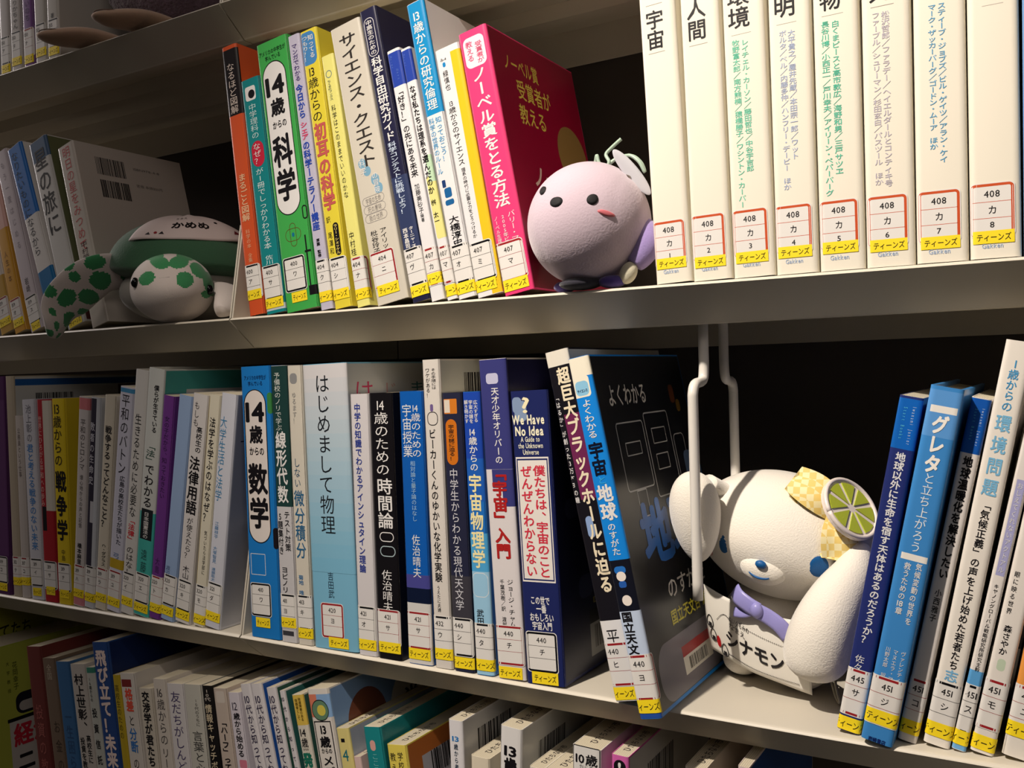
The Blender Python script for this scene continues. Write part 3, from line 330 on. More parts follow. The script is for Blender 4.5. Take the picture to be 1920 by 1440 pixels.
('red-spined book with cream upper part, left of the yellow book', 'books in the left bay of the middle shelf', (-271.3, 3.0, -261.1), -0.82, 21.5, 196.6, 136, (168, 34, 44), 0, 0, 0, {'spine_panel': [('P', -1.7, 12.2, 88.5, 195.4, (206, 200, 186), 0.0), ('P', -8.6, -2.1, 68.9, 92.3, (22, 20, 24), 0.0)], 'title': [('T', '世界にひろがる平和への歩み', -6.4, 5.4, 180.6, 92.3, (235, 190, 180), 0)], 'call_number_label': [('L', -1.2, 39.1, 22, 26.5, '319', 'サ', 'k', '')], 'age_sticker': [('S', 0.0, 14.8, 14, 8)]}),
('yellow book titled 13歳からの戦争学 with heavy black lettering', 'books in the left bay of the middle shelf', (-249.1, 3.0, -261.1), -0.25, 20.8, 197.3, 136, (218, 192, 36), 0, 0, 0, {'title': [('T', '[13]歳からの', -2.1, 12.9, 193.4, 132.0, (60, 50, 20), 1), ('T', '戦争学', 0.0, 16.7, 129.5, 59.5, (22, 20, 24), 3)], 'author_name': [('T', '中島', 0.0, 6.3, 52.8, 41.5, (22, 20, 24), 0)], 'call_number_label': [('L', -1.5, 39.0, 22, 26.5, '319', 'ナ', 'k', '')], 'age_sticker': [('S', 0.0, 13.9, 14, 8)], 'cover_artwork': [('P', 11.8, 145.1, 2.0, 196.4, (214, 190, 40), 0.0)]}),
('white book with pink ends titled ヒロシマ, right of yellow book', 'books in the left bay of the middle shelf', (-227.3, 3.0, -259.5), 5.78, 16.2, 198.9, 137, (206, 200, 198), 0, 0, 0, {'spine_panel': [('P', -9.6, 9.6, 186.7, 197.7, (205, 120, 125), 0.0), ('P', -9.6, 9.6, 0.8, 14.2, (205, 130, 140), 0.0)], 'title': [('T', '平和のヒロシマ', 0.0, 8.1, 178.2, 129.3, (70, 64, 64), 0)], 'author_name': [('T', '爆心地からの声と記憶', 0.0, 4.9, 125.3, 74.6, (80, 76, 76), 0), ('T', '橋本麻里', 0.0, 6.5, 60.3, 39.8, (22, 20, 24), 2)], 'call_number_label': [('L', -2.4, 38.8, 22, 26.5, '319', 'ハ', 'r', '')], 'age_sticker': [('S', -2.4, 16.2, 20, 8)]}),
('dark narrow book with grey cover, right of the pink-ended white book', 'books in the left bay of the middle shelf', (-210.2, 3.0, -259.5), 6.13, 15.1, 198.4, 137, (196, 200, 206), 0, 0, 0, {'spine_panel': [('P', -9.1, 1.5, 39.7, 196.9, (48, 44, 60), 0.0), ('P', -3.0, 1.5, 80.6, 100.7, (190, 190, 196), 0.0)], 'title': [('T', '敗者の生命史', -3.0, 6.8, 175.5, 115.5, (200, 200, 210), 1)], 'call_number_label': [('L', -1.9, 39.2, 22, 26.5, '319', 'モ', 'k', '')], 'age_sticker': [('S', -1.9, 13.8, 20, 8)]}),
('cream book titled 戦争するってどんなこと? in the left bay', 'books in the left bay of the middle shelf', (-194.1, 3.0, -259.0), 7.38, 16.2, 200.1, 138, (214, 206, 188), 0, 0, 0, {'title': [('T', '戦争するってどんなこと？', 0.0, 9.4, 172.2, 76.8, (22, 20, 24), 2)], 'author_name': [('T', 'C・ダグラス', 1.6, 6.5, 62.0, 40.9, (22, 20, 24), 1)], 'call_number_label': [('L', -2.4, 38.5, 22, 26.5, '319', 'ラ', 'r', '')], 'age_sticker': [('S', -2.4, 15.3, 20, 8)]}),
('pale lilac book titled 平和のバトン, slightly shorter than the white one beside it', 'books in the left bay of the middle shelf', (-176.9, 3.0, -258.3), 8.55, 18.9, 207.7, 143, (206, 206, 222), 0, 0, 0, {'spine_panel': [('P', -11.0, 11.0, 202.5, 206.4, (70, 140, 185), 0.0), ('P', -11.0, 11.0, 40.0, 49.0, (190, 160, 40), 0.0)], 'title': [('T', '平和のバトン', 0.0, 11.7, 201.6, 127.4, (22, 20, 24), 0)], 'author_name': [('T', '広島の高校生たちが描いた', 1.9, 7.6, 126.7, 62.4, (50, 50, 60), 1), ('T', '弓', 0.0, 9.5, 55.0, 49.0, (70, 110, 160), 0)], 'call_number_label': [('L', -2.4, 37.4, 22, 26.5, '319', 'ユ', 'r', '')], 'age_sticker': [('S', -1.4, 12.8, 20, 8)]}),
('tall white book with red 法律 in its title, middle shelf left bay', 'books in the left bay of the middle shelf', (-156.9, 3.0, -258.6), 8.54, 16.9, 222.8, 154, (212, 210, 206), 1, 0, 0, {'title': [('T', '生きるために必要な', 0.0, 9.3, 183.7, 89.0, (22, 20, 24), 0), ('T', '「法律」', 0.0, 9.3, 89.0, 65.5, (205, 50, 60), 2), ('T', 'のはなし', 0.0, 10.1, 62.5, 34.8, (22, 20, 24), 0)], 'call_number_label': [('L', -2.7, 37.8, 22, 26.5, '320', 'イ', 'k', '')], 'age_sticker': [('S', -2.5, 15.4, 20, 8)]}),
('tall teal-covered book with white spine and barcode panel', 'books in the left bay of the middle shelf', (-139.0, 3.0, -258.1), 8.52, 20.4, 223.3, 154, (205, 208, 204), 1, 0, 0, {'spine_panel': [('P', -11.7, 11.7, 0.3, 94.7, (70, 175, 165), 0.0), ('P', -7.1, 8.2, 69.6, 97.3, (30, 36, 40), 0.0)], 'title': [('T', '僕らが生きている', 2.5, 6.9, 208.8, 166.2, (22, 20, 24), 2), ('T', '「法」', 0.0, 12.3, 157.2, 138.1, (60, 90, 80), 1), ('T', 'でわかる', 0.0, 12.7, 138.1, 98.6, (22, 20, 24), 1)], 'author_name': [('T', '日本国憲法の', 0.0, 7.1, 94.7, 70.5, (226, 224, 222), 1), ('T', '遠藤', 0.0, 8.2, 61.7, 38.8, (40, 80, 80), 0)], 'call_number_label': [('L', -1.7, 38.3, 22, 26.5, '320', 'エ', 'k', '')], 'age_sticker': [('S', -0.7, 11.3, 20, 8)], 'cover_artwork': [('P', 11.8, 162.7, 2.2, 222.2, (75, 165, 160), 0.0), ('P', 34.9, 156.5, 167.5, 205.5, (205, 205, 205), 0.0)], 'barcode': [('B', 44.1, 94.9, 176.4, 198.8, 26)]}),
('purple book right of the teal-covered one, middle shelf', 'books in the left bay of the middle shelf', (-117.7, 3.0, -258.9), 8.61, 14.7, 199.4, 138, (112, 58, 140), 0, 0, 0, {'title': [('T', '女の子だから、知っておきたい', 0.0, 6.6, 181.5, 108.1, (60, 30, 80), 0)], 'author_name': [('T', '大島', 0.0, 5.9, 55.3, 40.8, (70, 40, 90), 0)], 'call_number_label': [('L', -1.6, 37.9, 22, 26.5, '320', 'ト', 'r', '')], 'age_sticker': [('S', -1.6, 13.7, 20, 8)]}),
('light blue book with plain spine in the left bay', 'books in the left bay of the middle shelf', (-101.9, 3.0, -258.2), 9.86, 16.9, 199.8, 138, (150, 175, 212), 0, 0, 0, {'author_name': [('T', '渡辺', -3.4, 5.9, 48.6, 39.9, (90, 110, 150), 0)], 'call_number_label': [('L', -2.7, 40.3, 22, 26.5, '320', 'カ', 'k', '')], 'age_sticker': [('S', -2.5, 12.3, 20, 8)]}),
('white book with bold title 法律用語, left bay of middle shelf', 'books in the left bay of the middle shelf', (-83.0, 3.0, -258.0), 9.6, 19.0, 200.4, 138, (214, 210, 208), 0, 0, 0, {'title': [('T', 'もしも', -2.9, 6.7, 193.9, 171.8, (70, 66, 66), 0), ('T', '高校生の', 2.3, 7.6, 172.7, 149.7, (22, 20, 24), 1), ('T', '法律用語', 0.0, 13.3, 146.9, 95.7, (22, 20, 24), 2), ('T', 'が使えたら？', 0.0, 8.0, 93.3, 56.6, (22, 20, 24), 0)], 'author_name': [('T', '木山', 0.0, 8.6, 50.9, 38.6, (22, 20, 24), 0)], 'call_number_label': [('L', -2.4, 37.2, 22, 26.5, '320', 'キ', 'k', '')], 'age_sticker': [('S', -1.4, 10.9, 20, 8)]}),
('cream book titled 法学を学ぶのはなぜ? with a yellow edge', 'books in the left bay of the middle shelf', (-59.7, 3.0, -259.1), 8.63, 13.6, 199.6, 138, (216, 210, 190), 0, 0, 0, {'spine_panel': [('P', -8.3, -5.7, 0.3, 196.9, (205, 180, 70), 0.0)], 'title': [('T', '法学を学ぶのはなぜ？', 0.0, 7.5, 180.6, 90.1, (22, 20, 24), 1)], 'author_name': [('T', '気づいたら法学部に', 1.4, 3.8, 83.5, 45.0, (22, 20, 24), 0)], 'call_number_label': [('L', -1.1, 35.3, 22, 26.5, '320', 'モ', 'k', '')], 'age_sticker': [('S', -1.1, 10.0, 20, 8)]}),
('white and pale blue book titled 大学生活と法学, at the end of left bay', 'books in the left bay of the middle shelf', (-45.1, 3.0, -258.3), 8.64, 18.5, 199.9, 138, (206, 208, 218), 0, 0, 0, {'title': [('T', '大学生活と法学', -3.7, 8.3, 180.6, 108.3, (60, 130, 175), 0)], 'author_name': [('T', '江藤祥平', -2.8, 4.8, 91.1, 76.4, (70, 130, 180), 0), ('T', '大塚智見', -2.8, 4.8, 70.0, 55.3, (70, 130, 180), 0), ('T', '遠藤聡太', -2.8, 4.8, 51.6, 39.6, (70, 130, 180), 0)], 'call_number_label': [('L', -2.6, 38.4, 22, 26.5, '321', 'ダ', 'k', '')], 'age_sticker': [('S', -1.6, 13.8, 20, 8)], 'cover_artwork': [('P', 10.6, 145.9, 2.0, 198.9, (196, 200, 214), 0.0), ('P', 16.2, 50.7, 159.9, 160.9, (60, 60, 90), 0.0), ('P', 64.5, 112.8, 29.0, 35.0, (30, 30, 36), 0.0), ('P', 71.4, 78.3, 20.0, 28.0, (60, 60, 66), 0.0)], 'cover_lettering': [('H', '大', 67.9, 96.0, 34.5, 12.0, (60, 60, 70), 0), ('H', '江藤祥平', 78.3, 72.0, 69.0, 5.0, (120, 120, 130), 0), ('H', '遠藤聡太', 78.3, 65.0, 69.0, 5.0, (120, 120, 130), 0), ('H', '西野大塚', 78.3, 58.0, 69.0, 5.0, (120, 120, 130), 0)]}),
('blue book titled 14歳からの数学 with a white pill-shaped title panel', 'books in the middle of the middle shelf', (10.9, 3.0, -261.1), -0.83, 33.0, 220.6, 152, (30, 120, 196), 0, 0, 0, {'title': [('H', 'アメリカの中学生が', 0.0, 211.4, 24.8, 4.0, (15, 50, 100), 1), ('H', '学んでいる', 0.0, 206.6, 16.5, 4.0, (15, 50, 100), 1), ('H', '14', -1.3, 184.2, 21.8, 21.8, (22, 20, 24), 3), ('T', '歳', -1.3, 14.9, 172.9, 157.8, (22, 20, 24), 3), ('H', 'からの', -1.3, 151.7, 16.5, 7.3, (22, 20, 24), 2), ('T', '数', -1.3, 21.8, 142.2, 116.2, (22, 20, 24), 3), ('T', '学', -1.3, 21.8, 114.5, 88.5, (22, 20, 24), 3)], 'spine_panel': [('P', -13.9, 11.2, 76.8, 201.9, (22, 20, 24), 13.2), ('P', -12.9, 10.2, 77.7, 201.1, (222, 214, 208), 12.6), ('R', -13.2, 3.3, 50.9, 68.3, (226, 224, 222), 0.5, 0.7), ('P', 12.6, 18.0, 181.8, 198.9, (60, 130, 70), 3.3), ('P', 13.2, 18.0, 73.0, 90.1, (30, 24, 30), 3.3)], 'call_number_label': [('L', -3.3, 44.1, 22, 26.5, '410', 'ワ', 'k', '')], 'age_sticker': [('S', -2.0, 16.5, 16, 8)]}),
('book with dark green upper spine titled 線形代数, beside the blue pill-titled book', 'books in the middle of the middle shelf', (45.0, 3.0, -261.1), -0.91, 17.2, 220.5, 152, (196, 194, 196), 0, 0, 0, {'spine_panel': [('P', -10.1, 10.1, 108.1, 220.2, (32, 62, 60), 0.0), ('P', -6.9, 5.2, 5.1, 8.9, (60, 60, 66), 0.0)], 'title': [('T', '予備校のノリで学ぶ', -1.4, 6.9, 215.2, 168.5, (210, 215, 210), 0), ('T', '線形代数', 0.0, 11.7, 168.5, 110.7, (226, 224, 222), 2), ('T', 'テスト対策', 3.1, 6.2, 104.8, 72.6, (22, 20, 24), 1), ('T', '5題集付き', -4.3, 5.5, 103.7, 69.6, (22, 20, 24), 1)], 'author_name': [('T', 'ヨビノリ', -1.7, 7.2, 60.4, 39.1, (22, 20, 24), 1)], 'call_number_label': [('L', -2.9, 38.0, 22, 26.5, '411', 'ヨ', 'k', '')], 'age_sticker': [('S', -2.3, 19.7, 20, 8)]}),
('cream book with thin blue title 微分積分', 'books in the middle of the middle shelf', (63.0, 3.0, -261.1), -0.9, 15.2, 220.0, 152, (208, 202, 188), 0, 0, 0, {'spine_panel': [('P', -4.6, 3.0, 205.6, 214.0, (140, 140, 140), 3.0)], 'title': [('T', 'ゆるます！', -0.8, 4.6, 199.3, 174.1, (140, 140, 138), 0), ('T', 'しない', -0.8, 6.9, 147.6, 123.7, (40, 80, 110), 0), ('T', '微分積分', 0.0, 10.7, 122.4, 67.8, (40, 95, 135), 1)], 'author_name': [('T', '菊地 唯', -1.5, 5.2, 55.1, 39.1, (50, 110, 160), 1)], 'call_number_label': [('L', -1.9, 38.8, 22, 26.5, '413', 'キ', 'k', '')], 'age_sticker': [('S', -1.9, 13.2, 20, 8)]}),
('wide pale blue hardback titled はじめまして物理', 'books in the middle of the middle shelf', (79.8, 3.0, -261.1), -1.11, 44.5, 220.4, 152, (120, 178, 206), 1, 5, 0, {'spine_panel': [('P', -23.7, 23.7, 208.8, 219.9, (210, 208, 210), 0.0), ('P', -23.7, 23.7, 198.1, 209.2, (203, 205, 209), 0.0), ('P', -23.7, 23.7, 187.5, 198.5, (197, 203, 209), 0.0), ('P', -23.7, 23.7, 176.8, 187.9, (190, 201, 209), 0.0), ('P', -23.7, 23.7, 166.1, 177.2, (184, 199, 208), 0.0), ('P', -23.7, 23.7, 155.4, 166.5, (177, 197, 208), 0.0), ('P', -23.7, 23.7, 144.7, 155.8, (171, 195, 208), 0.0), ('P', -23.7, 23.7, 134.1, 145.1, (165, 193, 208), 0.0), ('P', -23.7, 23.7, 123.4, 134.5, (158, 190, 207), 0.0), ('P', -23.7, 23.7, 112.7, 123.8, (152, 188, 207), 0.0), ('P', -23.7, 23.7, 102.0, 113.1, (145, 186, 207), 0.0), ('P', -23.7, 23.7, 91.3, 102.4, (139, 184, 206), 0.0), ('P', -23.7, 23.7, 80.6, 91.7, (132, 182, 206), 0.0), ('P', -23.7, 23.7, 70.0, 81.1, (126, 180, 206), 0.0), ('P', -23.7, 23.7, 59.3, 70.4, (120, 178, 206), 0.0)], 'title': [('T', 'はじめまして物理', -1.8, 15.1, 213.0, 88.4, (26, 30, 36), 0)], 'author_name': [('T', '吉田武', -1.8, 6.2, 60.0, 39.4, (30, 50, 70), 0)], 'call_number_label': [('L', -1.8, 35.3, 22, 26.5, '420', 'ヨ', 'r', '')], 'age_sticker': [('S', 3.6, 9.5, 20, 8)], 'cover_artwork': [('P', 23.8, 172.7, 2.2, 219.3, (196, 200, 204), 0.0)], 'cover_lettering': [('H', 'は', 41.2, 198.4, 22.8, 17.6, (205, 70, 110), 0), ('H', 'じ', 73.9, 198.4, 18.2, 13.2, (205, 160, 165), 0), ('H', 'ま', 108.9, 198.4, 21.3, 13.2, (40, 110, 120), 0), ('H', 'て', 148.4, 198.4, 21.3, 13.2, (60, 60, 70), 0)]}),
('white book with blue title アインシュタイン理論, left of the black book', 'books in the middle of the middle shelf', (125.0, 3.0, -261.1), -0.45, 17.9, 196.9, 136, (208, 204, 206), 0, 0, 0, {'title': [('T', '中学の知識でわかるアインシュタイン理論', -1.8, 6.4, 190.0, 62.3, (45, 60, 140), 2)], 'call_number_label': [('L', -2.9, 36.7, 22, 26.5, '421', 'オ', 'k', '')], 'age_sticker': [('S', -1.9, 12.2, 20, 8)]}),
('black book titled 14歳のための時間論 with two ellipses', 'books in the middle of the middle shelf', (144.0, 3.0, -261.1), -0.56, 22.0, 197.4, 136, (20, 18, 22), 0, 0, 0, {'title': [('T', '[14]歳のための', 0.0, 13.7, 193.0, 136.1, (226, 224, 222), 0), ('T', '時間論', 0.9, 15.0, 134.6, 96.7, (226, 224, 222), 1)], 'spine_panel': [('R', -5.5, 7.7, 87.2, 94.3, (226, 224, 222), 0.66, 5.5), ('R', -5.5, 8.8, 76.2, 84.1, (170, 190, 195), 0.66, 5.5)], 'author_name': [('T', '佐治晴夫', 0.0, 9.7, 66.6, 35.0, (226, 224, 222), 0)], 'call_number_label': [('L', -0.9, 36.5, 22, 26.5, '421', 'サ', 'r', '')], 'age_sticker': [('S', 0.0, 12.8, 20, 8)]}),
('bright blue book titled 宇宙授業 with a white bottom band', 'books in the middle of the middle shelf', (172.0, 3.0, -261.1), -0.54, 21.2, 198.3, 137, (18, 88, 172), 0, 0, 0, {'spine_panel': [('P', -12.1, 12.1, 54.6, 65.1, (70, 70, 140), 0.0), ('P', -12.1, 12.1, 44.5, 55.4, (14, 24, 50), 0.0), ('P', -12.1, 12.1, 0.3, 44.5, (206, 204, 200), 0.0)], 'title': [('T', '[14]歳のための', 4.2, 8.9, 189.1, 150.2, (226, 224, 222), 0), ('T', '宇宙授業', -3.8, 8.9, 189.3, 150.1, (226, 224, 222), 0)], 'author_name': [('T', '相対論と量子論のはなし', 0.0, 4.7, 147.9, 103.8, (150, 190, 225), 0), ('T', '佐治晴夫', 0.4, 7.6, 94.5, 62.8, (226, 224, 222), 0)], 'call_number_label': [('L', -0.6, 37.9, 22, 26.5, '421', 'サ', 'r', '')], 'age_sticker': [('S', -0.6, 11.5, 20, 8)]}),
('white book with a flask drawing titled ビーカーくんのゆかいな化学実験', 'books in the middle of the middle shelf', (195.9, 3.0, -261.1), -1.11, 15.2, 220.6, 152, (212, 206, 198), 0, 0, 0, {'title': [('T', 'その手順には', 2.4, 4.0, 214.4, 199.2, (22, 20, 24), 0), ('T', 'ワケがある！', -2.7, 4.0, 214.7, 193.3, (22, 20, 24), 0), ('T', 'ビーカーくんのゆかいな化学実験', -0.8, 6.4, 171.2, 61.4, (22, 20, 24), 1)], 'spine_panel': [('P', -1.8, 0.9, 183.4, 188.7, (110, 90, 140), 1.2), ('R', -4.6, 4.6, 173.4, 183.3, (22, 20, 24), 0.61, 3.8)], 'author_name': [('T', 'うえたに夫婦', -1.5, 3.0, 59.1, 40.0, (22, 20, 24), 0)], 'call_number_label': [('L', -1.9, 37.1, 22, 26.5, '432', 'ウ', 'k', '')], 'age_sticker': [('S', -1.9, 14.2, 20, 8)], 'cover_artwork': [('P', 9.1, 158.1, 2.2, 219.5, (190, 192, 186), 0.0)], 'barcode': [('B', 38.0, 91.2, 191.9, 210.7, 26)]}),
('dark navy book with an orange badge titled 現代天文学', 'books in the middle of the middle shelf', (212.6, 3.0, -261.1), -1.3, 17.0, 196.6, 136, (38, 40, 62), 0, 0, 0, {'spine_panel': [('P', -6.8, 4.3, 181.8, 192.3, (205, 120, 40), 0.7), ('P', -6.5, -1.7, 182.6, 191.7, (215, 205, 190), 0.0), ('P', -6.0, 3.4, 145.7, 178.0, (200, 110, 30), 5.1), ('P', -10.0, 10.0, 37.1, 67.5, (60, 58, 66), 0.0)], 'title': [('T', '宇宙の謎に迫る！', -1.4, 5.1, 174.3, 148.7, (60, 40, 30), 1), ('T', '中学生からわかる現代天文学', -1.0, 7.5, 143.4, 43.0, (205, 205, 212), 0)], 'call_number_label': [('L', -2.8, 37.5, 22, 26.5, '440', 'シ', 'k', '')], 'age_sticker': [('S', -1.4, 10.2, 20, 8)]}),
('blue book with cream title 宇宙物理学', 'books in the middle of the middle shelf', (231.1, 3.0, -261.1), -1.53, 14.4, 197.2, 136, (36, 110, 190), 0, 0, 0, {'spine_panel': [('P', -8.7, 8.7, 150.6, 196.9, (32, 70, 168), 0.0), ('P', -8.7, 8.7, 120.9, 150.6, (34, 92, 180), 0.0), ('P', -8.7, 8.7, 0.3, 72.7, (150, 195, 222), 0.0), ('P', -8.7, 8.7, 72.0, 98.7, (76, 160, 210), 0.0), ('R', -6.5, 6.5, 54.2, 71.2, (226, 224, 222), 0.43, 4.3), ('P', -5.8, 4.3, 3.7, 5.9, (40, 50, 60), 0.0)], 'title': [('T', '広大すぎる', 3.6, 3.5, 191.3, 175.7, (226, 224, 222), 1), ('T', '宇宙の謎を', -0.4, 3.5, 191.4, 175.1, (226, 224, 222), 1), ('T', '解き明かす', -4.3, 3.5, 191.6, 175.2, (226, 224, 222), 1), ('T', '[14]歳からの', 0.0, 7.2, 172.1, 141.7, (226, 224, 222), 1), ('T', '宇宙物理学', 0.0, 10.9, 140.2, 74.2, (238, 226, 170), 2)], 'author_name': [('T', '武田', -1.2, 6.0, 45.9, 34.8, (22, 20, 24), 1)], 'call_number_label': [('L', -1.5, 35.7, 22, 26.5, '440', 'タ', 'k', '')], 'age_sticker': [('S', -0.7, 11.1, 20, 8)]}),
('book with violet top and red title 「宇宙」入門', 'books in the middle of the middle shelf', (249.4, 3.0, -261.1), -2.44, 21.7, 219.2, 151, (216, 210, 210), 1, 0, 0, {'spine_panel': [('P', -12.3, 12.3, 143.6, 218.9, (58, 60, 120), 0.0), ('P', -5.4, 4.3, 202.1, 209.4, (190, 190, 215), 2.2), ('P', -5.4, 12.3, 130.8, 143.5, (58, 60, 120), 0.0), ('P', 2.2, 12.3, 118.1, 130.8, (58, 60, 120), 0.0), ('P', -8.7, 7.6, 4.3, 7.2, (60, 60, 66), 0.0)], 'title': [('T', '天才少年オリバーの', 1.1, 6.5, 199.8, 147.2, (226, 224, 222), 1), ('T', '「宇宙」入門', 0.0, 12.1, 146.5, 82.3, (170, 36, 36), 4)], 'author_name': [('T', 'ジョージ・チャム', 3.5, 5.2, 68.6, 35.9, (22, 20, 24), 0), ('T', '千葉茂樹／訳 渡部', -3.0, 3.7, 68.3, 35.4, (22, 20, 24), 0)], 'call_number_label': [('L', -0.4, 36.4, 22, 26.5, '440', 'チ', 'r', '')], 'age_sticker': [('S', -0.9, 8.5, 19, 8)], 'cover_artwork': [('P', 12.4, 160.3, 2.2, 218.1, (34, 34, 70), 0.0)]}),
('thick navy book with English title We Have No Idea', 'books in the middle of the middle shelf', (271.8, 3.0, -261.1), -2.08, 29.3, 197.1, 136, (32, 40, 92), 0, 0, 0, {'spine_panel': [('P', -13.2, -5.9, 182.1, 192.9, (130, 150, 180), 2.9), ('P', -11.7, -2.3, 176.6, 190.3, (130, 150, 180), 2.9), ('P', -12.9, 12.3, 68.6, 152.5, (228, 222, 214), 0.0), ('P', -12.2, 11.6, 69.7, 151.4, (32, 40, 92), 0.0), ('P', -11.4, 10.8, 70.7, 150.3, (228, 222, 214), 0.0)], 'title': [('H', '?', -2.3, 187.9, 6.4, 14.6, (240, 230, 190), 2), ('H', 'We Have', -1.5, 177.9, 25.2, 8.8, (240, 235, 205), 3), ('H', 'No Idea', -0.9, 170.3, 22.0, 8.8, (240, 235, 205), 3), ('H', 'A Guide to', -0.6, 164.6, 14.6, 5.0, (235, 232, 210), 1), ('H', 'the Unknown', -0.6, 160.3, 19.0, 5.0, (235, 232, 210), 1), ('H', 'Universe', -0.6, 156.0, 12.3, 5.0, (235, 232, 210), 1), ('T', '僕たちは、宇宙のこと', 4.7, 9.4, 147.1, 71.7, (205, 50, 70), 2), ('T', 'ぜんぜんわからない', -5.3, 8.8, 147.1, 71.9, (205, 50, 70), 2), ('H', 'この世で', -0.6, 56.4, 14.6, 5.9, (226, 224, 222), 2), ('H', '一番', 0.0, 50.8, 7.6, 5.9, (226, 224, 222), 2), ('H', 'おもしろい', 0.0, 45.1, 18.2, 5.9, (226, 224, 222), 2), ('H', '宇宙入門', 0.0, 39.4, 15.2, 5.9, (226, 224, 222), 2)], 'call_number_label': [('L', -1.2, 35.0, 23, 26.5, '440', 'チ', 'k', '')], 'age_sticker': [('S', 0.0, 8.5, 20, 8)], 'cover_artwork': [('P', 16.0, 149.3, 2.0, 196.1, (30, 32, 58), 0.0), ('P', 55.4, 123.4, 31.5, 41.4, (24, 24, 30), 0.0), ('P', 55.4, 123.4, 8.9, 31.5, (150, 150, 150), 0.0), ('P', 28.2, 48.6, 108.4, 122.2, (60, 64, 96), 6.8), ('P', 41.8, 63.6, 51.2, 67.0, (60, 64, 96), 6.8)], 'cover_lettering': [('H', 'Dan', 75.8, 47.3, 27.2, 5.9, (150, 140, 80), 1)], 'barcode': [('B', 62.2, 116.6, 13.8, 29.6, 26)]}),
('leaning black book titled 超巨大ブラックホールに迫る with white top band', 'books in the middle of the middle shelf', (340.5, -4.0, -261.1), -11.28, 16.7, 226.2, 156, (24, 22, 28), 1, 0, 0, {'spine_panel': [('P', -9.8, 9.8, 215.8, 225.9, (226, 220, 205), 0.0), ('P', -3.3, 9.8, 128.3, 183.9, (110, 40, 80), 0.0), ('P', -3.3, 1.7, 103.7, 117.5, (140, 165, 205), 2.5), ('P', -9.8, 9.8, 0.3, 50.9, (226, 224, 222), 0.0)], 'title': [('T', '超巨大ブラックホールに迫る', 2.0, 9.3, 214.6, 68.0, (236, 222, 190), 3), ('T', '「はるか」が創った3万kmの瞳', -6.0, 3.3, 198.0, 126.2, (226, 224, 222), 1)], 'author_name': [('T', '平', -0.8, 9.2, 46.0, 35.2, (22, 20, 24), 0)], 'call_number_label': [('L', -2.6, 36.5, 22, 26.5, '440', 'ヒ', 'r', '')], 'age_sticker': [('S', -2.6, 9.1, 20, 8)], 'cover_artwork': [('P', 9.9, 162.8, 2.3, 210.3, (26, 26, 30), 0.0), ('P', 9.9, 162.8, 210.3, 225.0, (206, 204, 196), 0.0)]}),
